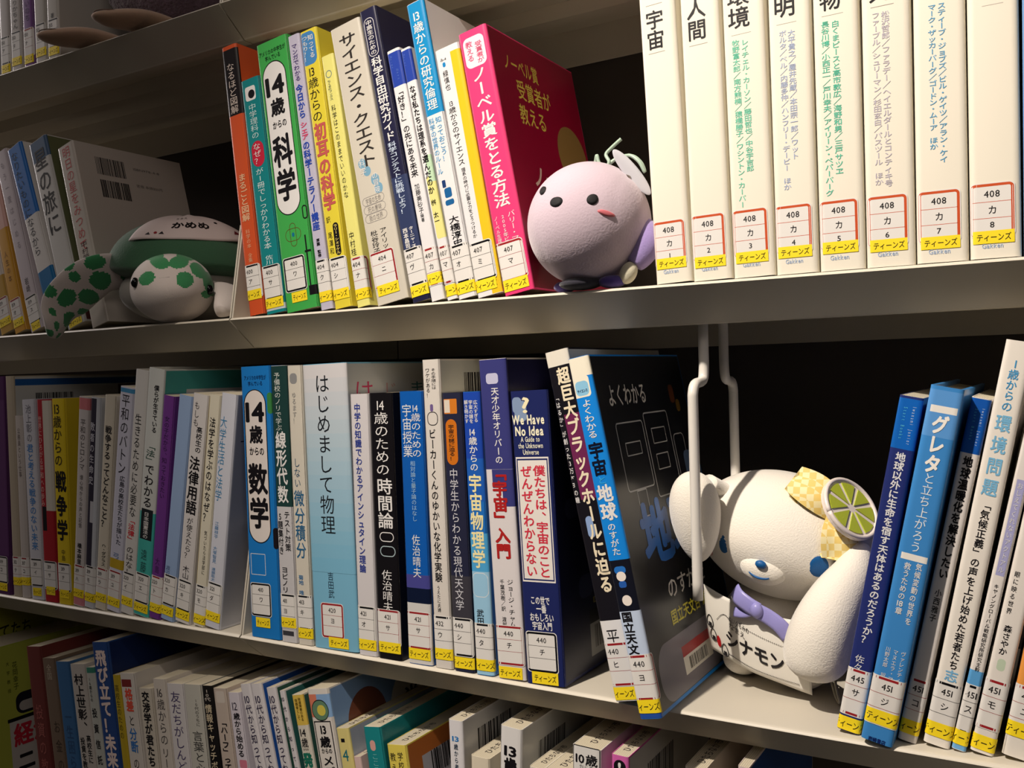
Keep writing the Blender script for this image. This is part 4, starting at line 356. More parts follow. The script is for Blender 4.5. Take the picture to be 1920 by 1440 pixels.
('leaning bright blue book titled よくわかる宇宙と地球, nearest the gap', 'books in the middle of the middle shelf', (365.7, -24.0, -261.1), -11.0, 13.9, 220.9, 152, (24, 132, 220), 1, 0, 0, {'spine_panel': [('P', -8.5, 8.5, 208.6, 220.6, (238, 232, 212), 0.0), ('P', -8.5, 4.5, 195.8, 208.9, (238, 232, 212), 2.1), ('P', -5.6, 3.5, 196.8, 205.8, (140, 195, 225), 2.8), ('P', -8.5, 8.5, 64.2, 95.2, (20, 22, 34), 0.0), ('P', -4.2, 3.5, 86.8, 91.3, (40, 110, 190), 2.8), ('P', -3.5, 2.8, 82.3, 88.1, (235, 225, 215), 3.1), ('P', -2.8, 2.1, 78.4, 82.3, (40, 90, 170), 1.4), ('P', -2.8, 3.5, 67.4, 73.8, (235, 225, 215), 3.1), ('P', -8.5, 8.5, 37.4, 64.2, (190, 205, 228), 0.0), ('P', -8.5, 8.5, 0.3, 4.7, (40, 80, 160), 0.0)], 'title': [('H', 'サイエンス', -1.1, 199.8, 7.0, 2.2, (30, 50, 90), 2), ('T', 'よくわかる', 0.0, 7.0, 194.5, 169.9, (226, 224, 222), 1), ('T', '宇宙', 0.0, 10.0, 167.9, 146.8, (14, 20, 40), 3), ('T', 'と', 0.0, 7.0, 146.8, 141.5, (60, 170, 225), 0), ('T', '地球', 0.0, 10.6, 141.5, 119.2, (226, 224, 222), 3), ('T', 'のすがた', 0.0, 5.8, 117.9, 97.8, (226, 224, 222), 1)], 'author_name': [('T', '国立天文', -1.9, 7.2, 64.1, 38.1, (22, 20, 24), 3)], 'call_number_label': [('L', -0.3, 37.7, 22, 26.5, '440', 'ヨ', 'r', '')], 'age_sticker': [('S', -1.3, 11.4, 20, 8)], 'cover_artwork': [('P', 8.5, 157.4, 2.2, 219.8, (30, 31, 36), 0.0), ('R', 25.2, 67.8, 132.5, 176.7, (190, 190, 190), 0.91, 3.0), ('R', 70.8, 113.4, 123.7, 181.1, (190, 190, 190), 0.91, 3.0), ('R', 34.3, 58.6, 154.6, 163.5, (190, 190, 190), 0.76, 0.8), ('R', 37.4, 52.6, 114.9, 132.5, (190, 190, 190), 0.76, 0.8), ('R', 79.9, 104.2, 159.1, 170.1, (190, 190, 190), 0.76, 0.8), ('R', 79.9, 101.2, 141.4, 152.4, (190, 190, 190), 0.76, 0.8), ('R', 116.4, 136.2, 128.1, 163.5, (190, 190, 190), 0.76, 4.6), ('P', 128.6, 152.9, 132.5, 150.2, (90, 110, 140), 4.6), ('P', 125.5, 134.6, 185.6, 198.8, (120, 70, 40), 3.0), ('P', 134.6, 142.2, 178.9, 187.8, (130, 100, 40), 3.0), ('P', 16.1, 128.6, 2.7, 37.6, (120, 116, 126), 15.2), ('P', 55.6, 107.3, 11.0, 22.1, (225, 222, 212), 0.0), ('P', 55.6, 107.3, 22.1, 28.7, (165, 40, 44), 0.0)], 'cover_lettering': [('H', 'よくわかる', 52.6, 194.4, 60.8, 15.5, (226, 222, 214), 1), ('H', '地球', 78.4, 103.8, 94.2, 42.0, (50, 110, 190), 4), ('H', 'のすがた', 86.8, 66.3, 68.4, 14.4, (220, 216, 208), 1), ('H', '国立天文台 編', 83.0, 48.6, 66.9, 9.9, (215, 205, 60), 2)], 'barcode': [('B', 64.7, 98.2, 12.8, 20.3, 26)]}),
('navy leaning book with blue cap, right beside the white plush dog', 'books leaning at the right end of the middle shelf', (472.8, 8.0, -258.7), 11.22, 12.3, 193.0, 133, (38, 48, 108), 0, 0, 0, {'spine_panel': [('P', -7.7, 7.7, 163.8, 191.7, (20, 96, 180), 0.0)], 'author_name': [('T', 'Iwanami Junior', 2.7, 2.7, 188.1, 166.2, (190, 210, 235), 0), ('T', 'Start Books', -1.7, 2.7, 187.3, 168.8, (90, 190, 225), 0), ('T', '佐々木', -1.0, 5.2, 45.3, 31.4, (226, 224, 222), 0)], 'title': [('T', '地球以外に生命を宿す天体はあるのだろうか？', 0.2, 5.4, 162.1, 52.0, (226, 224, 222), 2)], 'call_number_label': [('L', 0.0, 36.5, 22, 26.5, '445', 'サ', 'r', '')], 'age_sticker': [('S', 0.0, 8.5, 20, 8)]}),
('wide sky-blue leaning book titled グレタと立ち上がろう', 'books leaning at the right end of the middle shelf', (487.6, -2.0, -257.9), 11.55, 16.4, 198.0, 137, (62, 134, 200), 1, 0, 0, {'spine_panel': [('P', -9.7, 9.7, 171.1, 196.0, (90, 150, 212), 0.0), ('P', -6.2, 6.9, 184.1, 187.8, (232, 228, 220), 0.0), ('P', -6.2, 6.9, 103.5, 107.0, (232, 228, 220), 0.0)], 'title': [('T', 'グレタ', 0.0, 8.2, 183.2, 151.5, (240, 236, 228), 4), ('T', 'と立ち上がろう', 0.0, 5.9, 152.1, 108.1, (220, 230, 238), 0), ('T', '気候変動の世界を', 3.6, 3.3, 103.2, 68.6, (226, 224, 222), 1), ('T', '救うための[18]章', -2.0, 3.6, 102.2, 72.9, (226, 224, 222), 1)], 'author_name': [('T', 'ヴァレンティ', 4.6, 2.6, 53.9, 36.3, (226, 224, 222), 0), ('T', 'マヌエラ・マ', 0.7, 2.6, 53.8, 35.5, (226, 224, 222), 0), ('T', '川野太郎 訳', -3.3, 2.6, 54.3, 36.5, (226, 224, 222), 0)], 'publisher_mark': [('H', '岩崎書店', 0.0, 1.3, 9.0, 2.8, (20, 40, 100), 2)], 'call_number_label': [('L', 0.0, 36.8, 24, 26.5, '451', 'ジ', 'r', '')], 'age_sticker': [('S', 0.8, 18.4, 20, 8)]}),
('white leaning book with blue cap titled 地球温暖化を解決したい', 'books leaning at the right end of the middle shelf', (504.9, 9.0, -259.1), 12.22, 9.6, 192.7, 133, (222, 216, 210), 0, 0, 0, {'spine_panel': [('P', -6.3, 6.3, 162.8, 192.2, (22, 84, 170), 0.0)], 'author_name': [('T', 'Iwanami Junior', 2.1, 1.9, 187.8, 166.8, (190, 210, 235), 0), ('T', 'Start Books', -1.2, 1.9, 187.1, 169.5, (90, 190, 225), 0), ('T', '小西雅子', -0.4, 3.5, 87.7, 68.9, (22, 20, 24), 1)], 'title': [('T', '地球温暖化を解決したい', 0.0, 4.8, 161.4, 93.2, (22, 20, 24), 3)], 'call_number_label': [('L', 0.0, 35.7, 22, 26.5, '451', 'コ', 'r', '')], 'age_sticker': [('S', 0.0, 12.4, 20, 8)]}),
('tall white leaning book with blue title 環境問題', 'books leaning at the right end of the middle shelf', (518.0, 9.0, -258.5), 11.53, 13.1, 221.7, 153, (230, 224, 214), 1, 0, 0, {'title': [('T', '1歳からの', 0.0, 5.2, 212.6, 184.5, (70, 150, 200), 1), ('T', '環境問題', 0.0, 7.6, 184.0, 138.3, (120, 180, 215), 2), ('T', '「気候正義」の声を上げ始めた若者たち', 0.3, 4.7, 137.2, 43.3, (22, 20, 24), 1)], 'author_name': [('T', '志', 0.3, 6.6, 43.3, 36.4, (120, 180, 220), 2)], 'call_number_label': [('L', 0.0, 35.4, 22, 26.5, '451', 'シ', 'k', '')], 'age_sticker': [('S', 0.0, 12.8, 20, 8)]}),
('narrow white leaning book with a lilac band and blue bottom', 'books leaning at the right end of the middle shelf', (532.0, 9.0, -259.6), 12.44, 6.9, 178.9, 123, (224, 218, 212), 0, 0, 0, {'spine_panel': [('P', -1.7, 2.4, 97.9, 149.7, (165, 165, 205), 0.0), ('P', -5.0, 5.0, 36.7, 45.1, (90, 160, 215), 0.0), ('P', -5.0, 5.0, 0.3, 3.9, (110, 170, 220), 0.0)], 'author_name': [('T', 'おしえてくれないアクトアル', 0.3, 2.8, 148.3, 99.3, (226, 224, 222), 0), ('T', 'キヤノングローバル戦略研究所研究主幹', 0.0, 2.4, 93.4, 44.5, (22, 20, 24), 0)], 'call_number_label': [('L', 0.0, 36.7, 22, 26.5, '451', 'ス', 'k', '')], 'age_sticker': [('S', 0.0, 11.2, 20, 8)]}),
('white leaning book with 森さやか on its spine near right frame edge', 'books leaning at the right end of the middle shelf', (541.0, 9.0, -258.8), 12.15, 11.1, 178.8, 123, (226, 220, 212), 0, 0, 0, {'title': [('T', '眼に映る世界', -2.2, 2.7, 100.4, 76.6, (22, 20, 24), 0)], 'author_name': [('T', '森さやか', -0.9, 4.0, 71.2, 54.7, (22, 20, 24), 1)], 'spine_panel': [('P', -2.2, 1.7, 46.1, 52.6, (190, 205, 180), 1.7)], 'call_number_label': [('L', -0.6, 40.4, 22, 26.5, '451', 'モ', 'r', '')], 'age_sticker': [('S', 0.0, 9.8, 20, 8)]}),
('white book with an orange spine patch at the right frame edge', 'books leaning at the right end of the middle shelf', (555.9, 9.0, -258.1), 11.3, 15.4, 178.3, 123, (226, 220, 210), 0, 0, 0, {'spine_panel': [('P', -9.2, 9.2, 38.8, 79.1, (225, 150, 70), 0.0), ('P', -6.2, 1.5, 46.7, 64.0, (235, 150, 130), 3.1)], 'call_number_label': [('L', -1.5, 38.3, 22, 26.5, '451', 'ユ', 'r', '')], 'age_sticker': [('S', 0.0, 19.0, 20, 8)]}),
('olive book showing its cover at bottom left frame corner', 'books on the bottom shelf', (-505.5, 3.0, -522.6), -1.94, 59.4, 231.1, 190, (150, 155, 50), 0, 0, 0, {'cover_artwork': [('P', 31.6, 217.8, 2.3, 230.0, (165, 165, 60), 0.0)], 'cover_lettering': [('H', 'てたち', 105.7, 191.8, 38.0, 18.5, (20, 20, 20), 1)]}),
('lime green book with a red 経 banner at bottom left corner', 'books on the bottom shelf', (-436.9, 3.0, -522.6), -4.49, 61.5, 190.9, 170, (165, 180, 60), 0, 0, 0, {'cover_artwork': [('P', 32.4, 199.0, 1.9, 189.9, (185, 195, 80), 0.0), ('P', 56.2, 132.7, 15.3, 109.8, (208, 204, 198), 0.0), ('P', 54.5, 132.7, 108.8, 112.6, (20, 20, 24), 0.0), ('P', 64.7, 91.9, 114.5, 137.4, (30, 30, 44), 8.5), ('P', 68.1, 88.5, 117.4, 127.9, (190, 186, 180), 6.8)], 'cover_lettering': [('T', '花岡幸子', 66.4, 6.0, 171.8, 141.3, (60, 70, 20), 0), ('T', '大学教授', 58.8, 3.7, 175.6, 137.4, (60, 70, 20), 0), ('H', '経済', 80.9, 93.5, 42.5, 24.8, (205, 50, 70), 3), ('H', 'ニュ', 81.7, 64.9, 40.8, 24.8, (30, 30, 34), 3)]}),
('dark red book titled 投資の教科書 on the bottom shelf', 'books on the bottom shelf', (-280.0, 3.0, -522.6), -7.04, 24.3, 214.0, 148, (112, 52, 48), 0, 0, 0, {'title': [('T', '投資の教科書', 0.0, 12.1, 158.6, 53.7, (160, 90, 84), 1)]}),
('brown book titled お金の教科書 on the bottom shelf', 'books on the bottom shelf', (-252.0, 3.0, -522.6), -7.82, 20.6, 206.1, 142, (122, 104, 88), 0, 0, 0, {'author_name': [('T', '全国', 0.0, 8.2, 200.4, 184.9, (190, 175, 155), 0)], 'title': [('T', 'お金の教科書', 2.1, 10.3, 148.9, 39.3, (70, 56, 46), 0)]}),
('plain mid-blue book left of the 村上世彰 book', 'books on the bottom shelf', (-230.4, 3.0, -522.6), -7.82, 21.9, 205.7, 142, (62, 108, 156), 0, 0, 0, {'title': [('T', '一生困らない', 0.0, 11.0, 160.0, 74.1, (50, 84, 126), 0)]}),
('white book with black title 村上世彰 on the bottom shelf', 'books on the bottom shelf', (-207.5, 3.0, -522.6), -7.82, 23.8, 206.4, 142, (196, 190, 182), 0, 0, 0, {'title': [('T', '村上世彰、', 0.0, 14.3, 197.4, 142.7, (22, 20, 24), 2), ('T', '高校生に', 4.8, 7.1, 139.9, 113.0, (22, 20, 24), 2), ('T', '投資を教える', -4.8, 7.1, 137.5, 93.6, (22, 20, 24), 2)]}),
('white and green book titled 投資信託, behind the tall navy one', 'books on the bottom shelf', (-182.8, 3.0, -522.6), -7.82, 12.3, 206.9, 143, (186, 188, 180), 0, 0, 0, {'spine_panel': [('P', -7.7, 7.7, 201.4, 206.6, (60, 130, 110), 0.0)], 'author_name': [('T', '16歳からの', -1.9, 3.7, 197.4, 174.5, (22, 20, 24), 1)], 'title': [('T', '投資信託', 0.0, 7.4, 171.5, 113.2, (22, 20, 24), 2)]}),
('tall navy book titled 飛び立て!未来 standing above its neighbours', 'books on the bottom shelf', (-169.5, 3.0, -522.6), -7.74, 23.3, 232.0, 160, (40, 72, 132), 0, 0, 0, {'title': [('T', '飛び立て！未来', 0.0, 15.4, 225.0, 116.1, (226, 206, 200), 4)], 'cover_artwork': [('P', 13.3, 170.1, 2.3, 230.8, (26, 44, 92), 0.0), ('P', 91.7, 139.7, 162.4, 185.6, (120, 130, 140), 6.4)]}),
('narrow mustard book right of the tall navy one', 'books on the bottom shelf', (-145.0, 3.0, -522.6), -7.44, 9.7, 205.0, 141, (180, 156, 40), 0, 0, 0, {'title': [('T', '高校生のための', 0.0, 5.8, 196.5, 146.5, (90, 76, 20), 0)]}),
('white book with red and blue title 格差と分断の', 'books on the bottom shelf', (-134.4, 3.0, -522.6), -7.44, 21.1, 208.1, 144, (204, 198, 190), 0, 0, 0, {'spine_panel': [('P', -8.4, 5.3, 195.7, 202.5, (120, 40, 40), 0.0)], 'title': [('T', '格差', 0.0, 10.6, 194.8, 173.1, (215, 80, 60), 3), ('T', 'と', 0.0, 8.4, 170.7, 160.2, (22, 20, 24), 0), ('T', '分断', 0.0, 10.6, 159.2, 136.2, (50, 110, 180), 2), ('T', 'の社会', 0.0, 8.4, 133.4, 94.3, (22, 20, 24), 0)]}),
('cream book with bold title 交渉学が君たちの', 'books on the bottom shelf', (-112.4, 3.0, -522.6), -6.52, 17.9, 198.0, 137, (196, 188, 174), 0, 0, 0, {'title': [('T', '交渉学が君たちの人生を', 0.0, 10.4, 195.4, 89.6, (22, 20, 24), 3)]}),
('pale book titled 16歳からのリ with thin lettering', 'books on the bottom shelf', (-93.6, 3.0, -522.6), -5.96, 17.4, 209.1, 144, (200, 192, 182), 0, 0, 0, {'title': [('T', '[16]歳からの', 0.0, 10.8, 202.2, 150.7, (70, 66, 66), 0), ('T', 'リーダー', 0.0, 10.4, 148.8, 112.4, (70, 66, 66), 0)]}),
('white book with handwritten title 友だちがしん', 'books on the bottom shelf', (-75.3, 3.0, -522.6), -5.96, 21.8, 207.8, 143, (204, 200, 200), 0, 0, 0, {'title': [('T', '友だちがしんどい', 0.0, 13.1, 201.3, 121.0, (70, 60, 100), 0)]}),
('grey-white book titled 言葉と心 on the bottom shelf', 'books on the bottom shelf', (-52.7, 3.0, -522.6), -5.96, 22.4, 210.4, 145, (186, 184, 174), 0, 0, 0, {'author_name': [('T', '10代のうちに', 3.4, 5.4, 198.5, 174.8, (80, 78, 74), 0)], 'title': [('T', '言葉と心', 1.1, 13.5, 171.0, 134.7, (60, 60, 60), 0)]}),
('black narrow book titled 情報キャッチボ', 'books on the bottom shelf', (-27.3, 3.0, -522.6), -6.52, 12.9, 212.8, 147, (26, 24, 24), 0, 0, 0, {'author_name': [('T', '10代', 0.0, 7.8, 210.0, 199.6, (190, 180, 170), 1)], 'title': [('T', '情報キャッチボール', 0.0, 8.5, 197.3, 125.5, (205, 190, 160), 1)]}),
('beige book titled 「ハーフ」って on the bottom shelf', 'books on the bottom shelf', (-10.0, 3.0, -522.6), -7.45, 17.0, 212.9, 147, (186, 172, 160), 0, 0, 0, {'spine_panel': [('P', -5.1, 5.1, 200.8, 210.6, (200, 190, 180), 1.7)], 'title': [('T', '「ハーフ」って', 0.0, 8.5, 187.4, 144.4, (22, 20, 24), 3)]}),
('pale pink-white book titled 12歳から始める', 'books on the bottom shelf', (9.8, 3.0, -522.6), -7.95, 14.1, 212.3, 147, (204, 198, 206), 0, 0, 0, {'title': [('T', '[12]', 0.0, 11.3, 205.5, 196.7, (60, 56, 70), 0), ('T', '歳から始める', 0.7, 7.8, 195.8, 159.0, (22, 20, 24), 2)], 'spine_panel': [('P', -2.8, 5.6, 150.2, 156.8, (205, 120, 140), 1.4)]}),
('first 10代から知って volume from the left, beside 12歳 book', 'books on the bottom shelf', (44.8, 3.0, -522.6), -12.71, 11.5, 224.7, 155, (206, 202, 204), 0, 0, 0, {'title': [('T', '[10]代から知っておく', 0.0, 7.1, 216.1, 143.3, (50, 44, 70), 1)], 'cover_artwork': [('P', 7.3, 159.2, 2.2, 223.6, (60, 90, 160), 0.0)]}),
('second 10代から知って volume from left with blue cover', 'books on the bottom shelf', (57.6, 3.0, -522.6), -12.71, 12.0, 226.7, 156, (206, 202, 204), 0, 0, 0, {'title': [('T', '[10]代から知っておく', 0.0, 7.4, 218.1, 145.8, (50, 44, 70), 1)], 'cover_artwork': [('P', 7.6, 160.4, 2.3, 225.5, (40, 90, 170), 0.0)]}),
('third 10代から知って volume from left with dark green cover', 'books on the bottom shelf', (75.2, 3.0, -522.6), -12.71, 10.4, 226.3, 156, (206, 202, 204), 0, 0, 0, {'title': [('T', '[10]代から知っておく', 0.0, 6.5, 220.8, 149.4, (50, 44, 70), 1)], 'cover_artwork': [('P', 6.8, 159.7, 2.3, 225.2, (50, 90, 76), 0.0)]}),
('fourth 10代から知って volume, beside the yellow-topped book', 'books on the bottom shelf', (92.5, 3.0, -522.6), -13.3, 5.2, 226.7, 156, (206, 202, 204), 0, 0, 0, {'title': [('T', '[10]代から知っておく', 0.0, 3.3, 223.8, 152.9, (50, 44, 70), 1)], 'cover_artwork': [('P', 4.2, 157.1, 2.3, 225.6, (44, 96, 92), 0.0)]}),
('white book with yellow top titled 14歳からの発', 'books on the bottom shelf', (98.8, 3.0, -522.6), -11.65, 11.6, 224.0, 155, (206, 200, 186), 0, 0, 0, {'spine_panel': [('P', -7.3, 7.3, 199.9, 223.7, (210, 180, 80), 0.0)], 'author_name': [('T', '発達障害のある', 2.1, 3.0, 221.6, 203.2, (110, 90, 30), 1), ('T', '保護者として', -1.6, 3.0, 220.9, 204.1, (110, 90, 30), 1)], 'title': [('T', '[14]歳', 0.0, 7.0, 198.2, 182.4, (22, 20, 24), 1), ('H', 'からの', 0.0, 181.1, 5.8, 2.1, (22, 20, 24), 1), ('T', '発', 0.0, 9.3, 179.0, 166.6, (30, 110, 90), 5)], 'cover_artwork': [('P', 7.4, 159.3, 2.2, 222.8, (50, 90, 80), 0.0)]}),
('book with round cartoon badge titled 13歳からのメ and light blue cover', 'books on the bottom shelf', (111.5, 3.0, -522.6), -10.3, 22.1, 230.3, 159, (214, 208, 200), 0, 0, 0, {'spine_panel': [('P', -12.5, 12.5, 208.2, 226.0, (130, 165, 205), 0.0), ('P', -12.5, -2.2, 208.3, 226.1, (205, 120, 95), 0.0), ('P', -8.8, 8.8, 205.3, 221.8, (22, 20, 24), 8.8), ('P', -8.2, 8.2, 206.1, 221.0, (96, 130, 104), 8.4), ('P', -3.3, 5.5, 209.4, 217.7, (205, 190, 80), 4.4), ('R', -8.8, 8.8, 157.0, 205.3, (22, 20, 24), 0.88, 0.4)], 'title': [('T', '[13]', 0.0, 13.2, 202.8, 194.6, (22, 20, 24), 3), ('T', '歳', 0.0, 11.0, 193.8, 184.8, (22, 20, 24), 3), ('H', 'からの', 0.0, 182.3, 11.0, 4.4, (22, 20, 24), 2), ('T', 'メディア', 0.0, 12.1, 179.0, 144.8, (22, 20, 24), 2)], 'cover_artwork': [('P', 12.6, 168.4, 2.3, 229.1, (120, 150, 190), 0.0), ('P', 26.9, 74.6, 126.6, 218.8, (110, 66, 50), 23.8), ('P', 77.8, 165.3, 115.1, 223.4, (196, 194, 188), 39.8)], 'cover_lettering': [('H', '当', 108.8, 198.0, 20.7, 11.5, (30, 28, 30), 3)]}),
('cream-yellow book with a big teal 4, right of cartoon badge book', 'books on the bottom shelf', (134.7, 3.0, -522.6), -10.01, 12.5, 203.7, 141, (214, 200, 128), 0, 0, 1, {'spine_panel': [('P', -2.5, 1.2, 193.0, 195.9, (22, 20, 24), 0.0)], 'title': [('H', '4', 0.0, 183.7, 6.2, 12.5, (30, 110, 120), 0)], 'cover_artwork': [('P', 7.6, 145.8, 2.0, 202.6, (170, 176, 190), 0.0)]}),
('short pink book tucked left of the teal one', 'books on the bottom shelf', (148.1, 3.0, -522.6), -9.95, 7.0, 184.5, 127, (212, 184, 178), 0, 0, 1, {}),
('teal book on the bottom shelf with stamped page tops', 'books on the bottom shelf', (156.0, 3.0, -522.6), -8.12, 16.8, 208.7, 144, (30, 130, 134), 0, 0, 1, {'spine_panel': [('P', -3.4, 1.7, 190.9, 198.8, (214, 160, 150), 2.5)], 'title': [('T', 'こころ', 0.0, 6.7, 189.3, 174.3, (120, 190, 190), 0)], 'cover_artwork': [('P', 9.8, 150.9, 2.1, 207.6, (26, 120, 126), 0.0), ('P', 22.8, 138.0, 62.6, 194.0, (180, 180, 180), 0.0)], 'cover_lettering': [('H', '当てはまる本', 54.5, 183.6, 51.8, 10.4, (40, 40, 44), 1)]}),
('yellow book with 学校 on its spine and a barcode cover', 'books on the bottom shelf', (175.1, 3.0, -522.6), -7.59, 18.1, 199.0, 137, (222, 204, 90), 0, 0, 1, {'title': [('T', '学校', 2.9, 5.4, 194.3, 180.3, (22, 20, 24), 0), ('T', '教え', -4.0, 5.4, 194.0, 178.0, (22, 20, 24), 0)], 'cover_artwork': [('P', 10.4, 144.7, 2.0, 198.0, (190, 110, 50), 0.0), ('P', 25.5, 139.2, 19.9, 185.1, (190, 190, 196), 0.0)], 'barcode': [('B', 36.5, 84.4, 167.1, 185.1, 26), ('B', 43.3, 91.3, 139.3, 155.2, 26)]}),
('white book with a small blue 13 and barcode cover', 'books on the bottom shelf', (209.7, 3.0, -522.6), -1.0, 11.9, 225.6, 156, (220, 218, 220), 0, 0, 1, {'title': [('H', '13', 0.0, 212.7, 5.9, 5.0, (40, 120, 190), 2), ('T', '歳から考える', 0.0, 3.6, 209.3, 180.5, (40, 60, 80), 1)], 'cover_artwork': [('P', 7.5, 160.4, 2.3, 224.5, (206, 206, 206), 0.0)], 'barcode': [('B', 24.7, 71.5, 171.5, 214.3, 26)]}),
('cream book with stamped page top beside the 13歳 book', 'books on the bottom shelf', (222.3, 3.0, -522.5), 0.51, 15.6, 203.2, 140, (220, 210, 188), 0, 0, 1, {}),
('white book with large black 13 on the bottom shelf', 'books on the bottom shelf', (238.7, 3.0, -521.8), 2.74, 17.1, 228.5, 158, (222, 220, 218), 0, 0, 1, {'title': [('H', '13', 0.0, 212.3, 10.2, 9.4, (22, 20, 24), 3), ('T', '歳', 0.0, 10.2, 207.9, 194.9, (22, 20, 24), 4)], 'cover_artwork': [('P', 10.1, 165.0, 2.3, 227.3, (206, 206, 204), 0.0)], 'barcode': [('B', 32.2, 71.7, 164.5, 212.5, 26)]}),
('low cream paperback showing its page top, left of low pair', 'books on the bottom shelf', (262.0, 3.0, -522.1), 2.74, 10.8, 204.6, 141, (220, 214, 196), 0, 0, 1, {}),
('low wide paperback showing its page top, beside the 10歳 book', 'books on the bottom shelf', (274.3, 3.0, -521.9), 2.74, 16.2, 205.3, 142, (222, 216, 200), 0, 0, 1, {}),
('white book titled 10歳 with black-outlined spine panel', 'books on the bottom shelf', (298.5, 3.0, -522.0), 1.7, 20.5, 225.1, 155, (220, 218, 214), 0, 0, 1, {'spine_panel': [('R', -9.9, 9.9, 197.7, 225.8, (22, 20, 24), 0.62, 1.6)], 'title': [('H', '10歳', 0.0, 217.4, 15.4, 7.8, (22, 20, 24), 2), ('H', 'からの', 0.0, 211.8, 10.3, 5.1, (120, 120, 120), 0)]}),
('pink-spined book with a black exclamation badge', 'books on the bottom shelf', (327.1, 3.0, -522.3), 1.57, 11.9, 224.5, 155, (208, 100, 170), 0, 0, 1, {'spine_panel': [('P', -4.2, 4.2, 206.2, 221.7, (22, 20, 24), 4.2)], 'title': [('H', '!', 0.0, 217.6, 2.4, 7.1, (226, 224, 222), 4)], 'cover_artwork': [('P', 7.5, 159.4, 2.2, 223.4, (204, 202, 200), 0.0)], 'barcode': [('B', 36.9, 83.4, 168.4, 208.8, 26)]}),
('cream book top with stamp, below the empty shelf front', 'books on the bottom shelf', (376.8, 3.0, -522.3), 1.52, 12.9, 226.2, 156, (200, 190, 170), 0, 0, 1, {}),
('book with white spine and blue cover below the empty shelf', 'books on the bottom shelf', (409.7, 3.0, -522.4), 1.57, 6.8, 232.9, 161, (205, 190, 184), 0, 0, 0, {'cover_artwork': [('P', 5.0, 162.8, 2.3, 231.7, (36, 70, 130), 0.0)]})
]
for r in BOOKS: book(*r)
# ---------------------------------------------------------------- soft toys
def fur(c, s=.6, sc=420, b=.7): return mat(c, .9, b, sc, s, bdist=.0006)
def on_ell(rad, x, z, off=.5):
    q = max(0, 1-(x/rad[0])**2-(z/rad[2])**2); p = Vector((x, -rad[1]*math.sqrt(q), z)); n = Vector((p.x/rad[0]**2, p.y/rad[1]**2, p.z/rad[2]**2)).normalized(); return p+n*off
def patch(rad, x, z, a, c, ang=0, off=.5, dome=.6, n=20):
    """embroidered oval lying on an ellipsoid"""
    vs = []; fs = []; R = 4; ca, sa = math.cos(math.radians(ang)), math.sin(math.radians(ang))
    for j in range(R+1):
        for i in range(n):
            t = 2*math.pi*i/n; r = j/R; u, w = a*r*math.cos(t), c*r*math.sin(t)
            vs.append(on_ell(rad, x+u*ca-w*sa, z+u*sa+w*ca, (off+dome*math.sqrt(max(0, 1-r*r))) if j < R else -.6))
    for j in range(R):
        for i in range(n): fs.append((j*n+i, (j+1)*n+i, (j+1)*n+(i+1) % n, j*n+(i+1) % n))
    return vs, fs
def part(name, parent, vs, fs, m, smooth=True):
    b = MB(); b.add(vs, fs, m, smooth); return b.build(name, parent)
# --- lilac ball plush
root = tag(empty('plush_toy', (322, 15, .4)), 'round lilac ball plush with black eyes and a pink mouth, on the upper shelf', 'soft toy')
rb = (40.5, 40.5, 40.5); cz = 43.5; LIL = fur((196,178,190), .4, 700, .35)
def seam(p, d):
    k = 1-.008*math.exp(-((p[0]+18)/1.3)**2)*(1 if p[2] < 0 else .2)-.006*math.exp(-((p[0]-30)/1.3)**2); return tuple(c*k for c in p)
v, f = ell(*rb, 96, 56, seam); part('body', root, xf(v, (0, 0, cz)), f, LIL)
BLK = mat((14,14,18), .7, .5, 900); PNK = mat((206,110,118), .6, .5, 900)
for nm, x, z, a, c, g, m in (('eye', 19.3, 9.4, 3.5, 3.9, 0, BLK), ('nose', -3.3, 9.8, 5.3, 3.7, -4, BLK), ('eye', -16.6, 19.6, 3.2, 3.4, 30, BLK), ('mouth', 26.4, .7, 5, 1.8, -22, PNK)):
    v, f = patch(rb, x, z, a, c, g); part(nm, root, xf(v, (0, 0, cz)), f, m)
PUR = fur((74,58,132), .4, 700, .35)
v, f = tube(spline([(33, 8, 42), (38, 4, 34), (38.5, 0, 24), (33, -4, 14)], 6), lambda t: 3+6.5*math.sin(math.pi*min(1, .12+t*.75)), 16); part('arm', root, v, f, fur((150,132,186), .4, 700, .35))
v, f = ell(5.5, 5, 7.5, 24, 16); part('hand', root, xf(v, (30, -7, 9.2), Rot('Y', 30)), f, fur((206,200,176), .4, 700, .35))
v, f = ell(9, 7, 4.2, 24, 14); part('foot', root, xf(v, (19, -8, 4.3), Rot('Z', 20)), f, PUR)
v, f = ell(8, 6, 4, 24, 14); part('foot', root, xf(v, (-19, 0, 4.2)), f, PUR)
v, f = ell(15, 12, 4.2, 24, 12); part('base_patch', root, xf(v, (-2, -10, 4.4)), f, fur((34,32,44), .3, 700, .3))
CORD = mat((168,190,172), .35)
for pts in ([(3.5,2,80), (5,2,85), (6.5,1,88), (8,1,83), (13,1,80), (15,1,83), (12.5,2,88), (16,3,92), (22.6,4,97)], [(13,1,80), (18,3,84), (24,5,86), (31,4,84.5), (37,2,79), (39.5,1,73), (36,0,80), (29,1,85), (24,3,83)]):
    v, f = tube(spline(pts, 7), 1.15, 10); part('strap_cord', root, v, f, CORD)
v, f = ell(4.6, 1.0, 18.5, 28, 20); part('strap_tag', root, xf(v, (31.5, -1, 73.5), Rot('Z', 31) @ Rot('Y', -38)), f, mat((206,206,214), .25, coat=.4))
v, f = tube([(24,-1,76), (30,-2,69)], 2.0, 12); part('crimp_bead', root, v, f, mat((170,160,156), .3, metal=1))
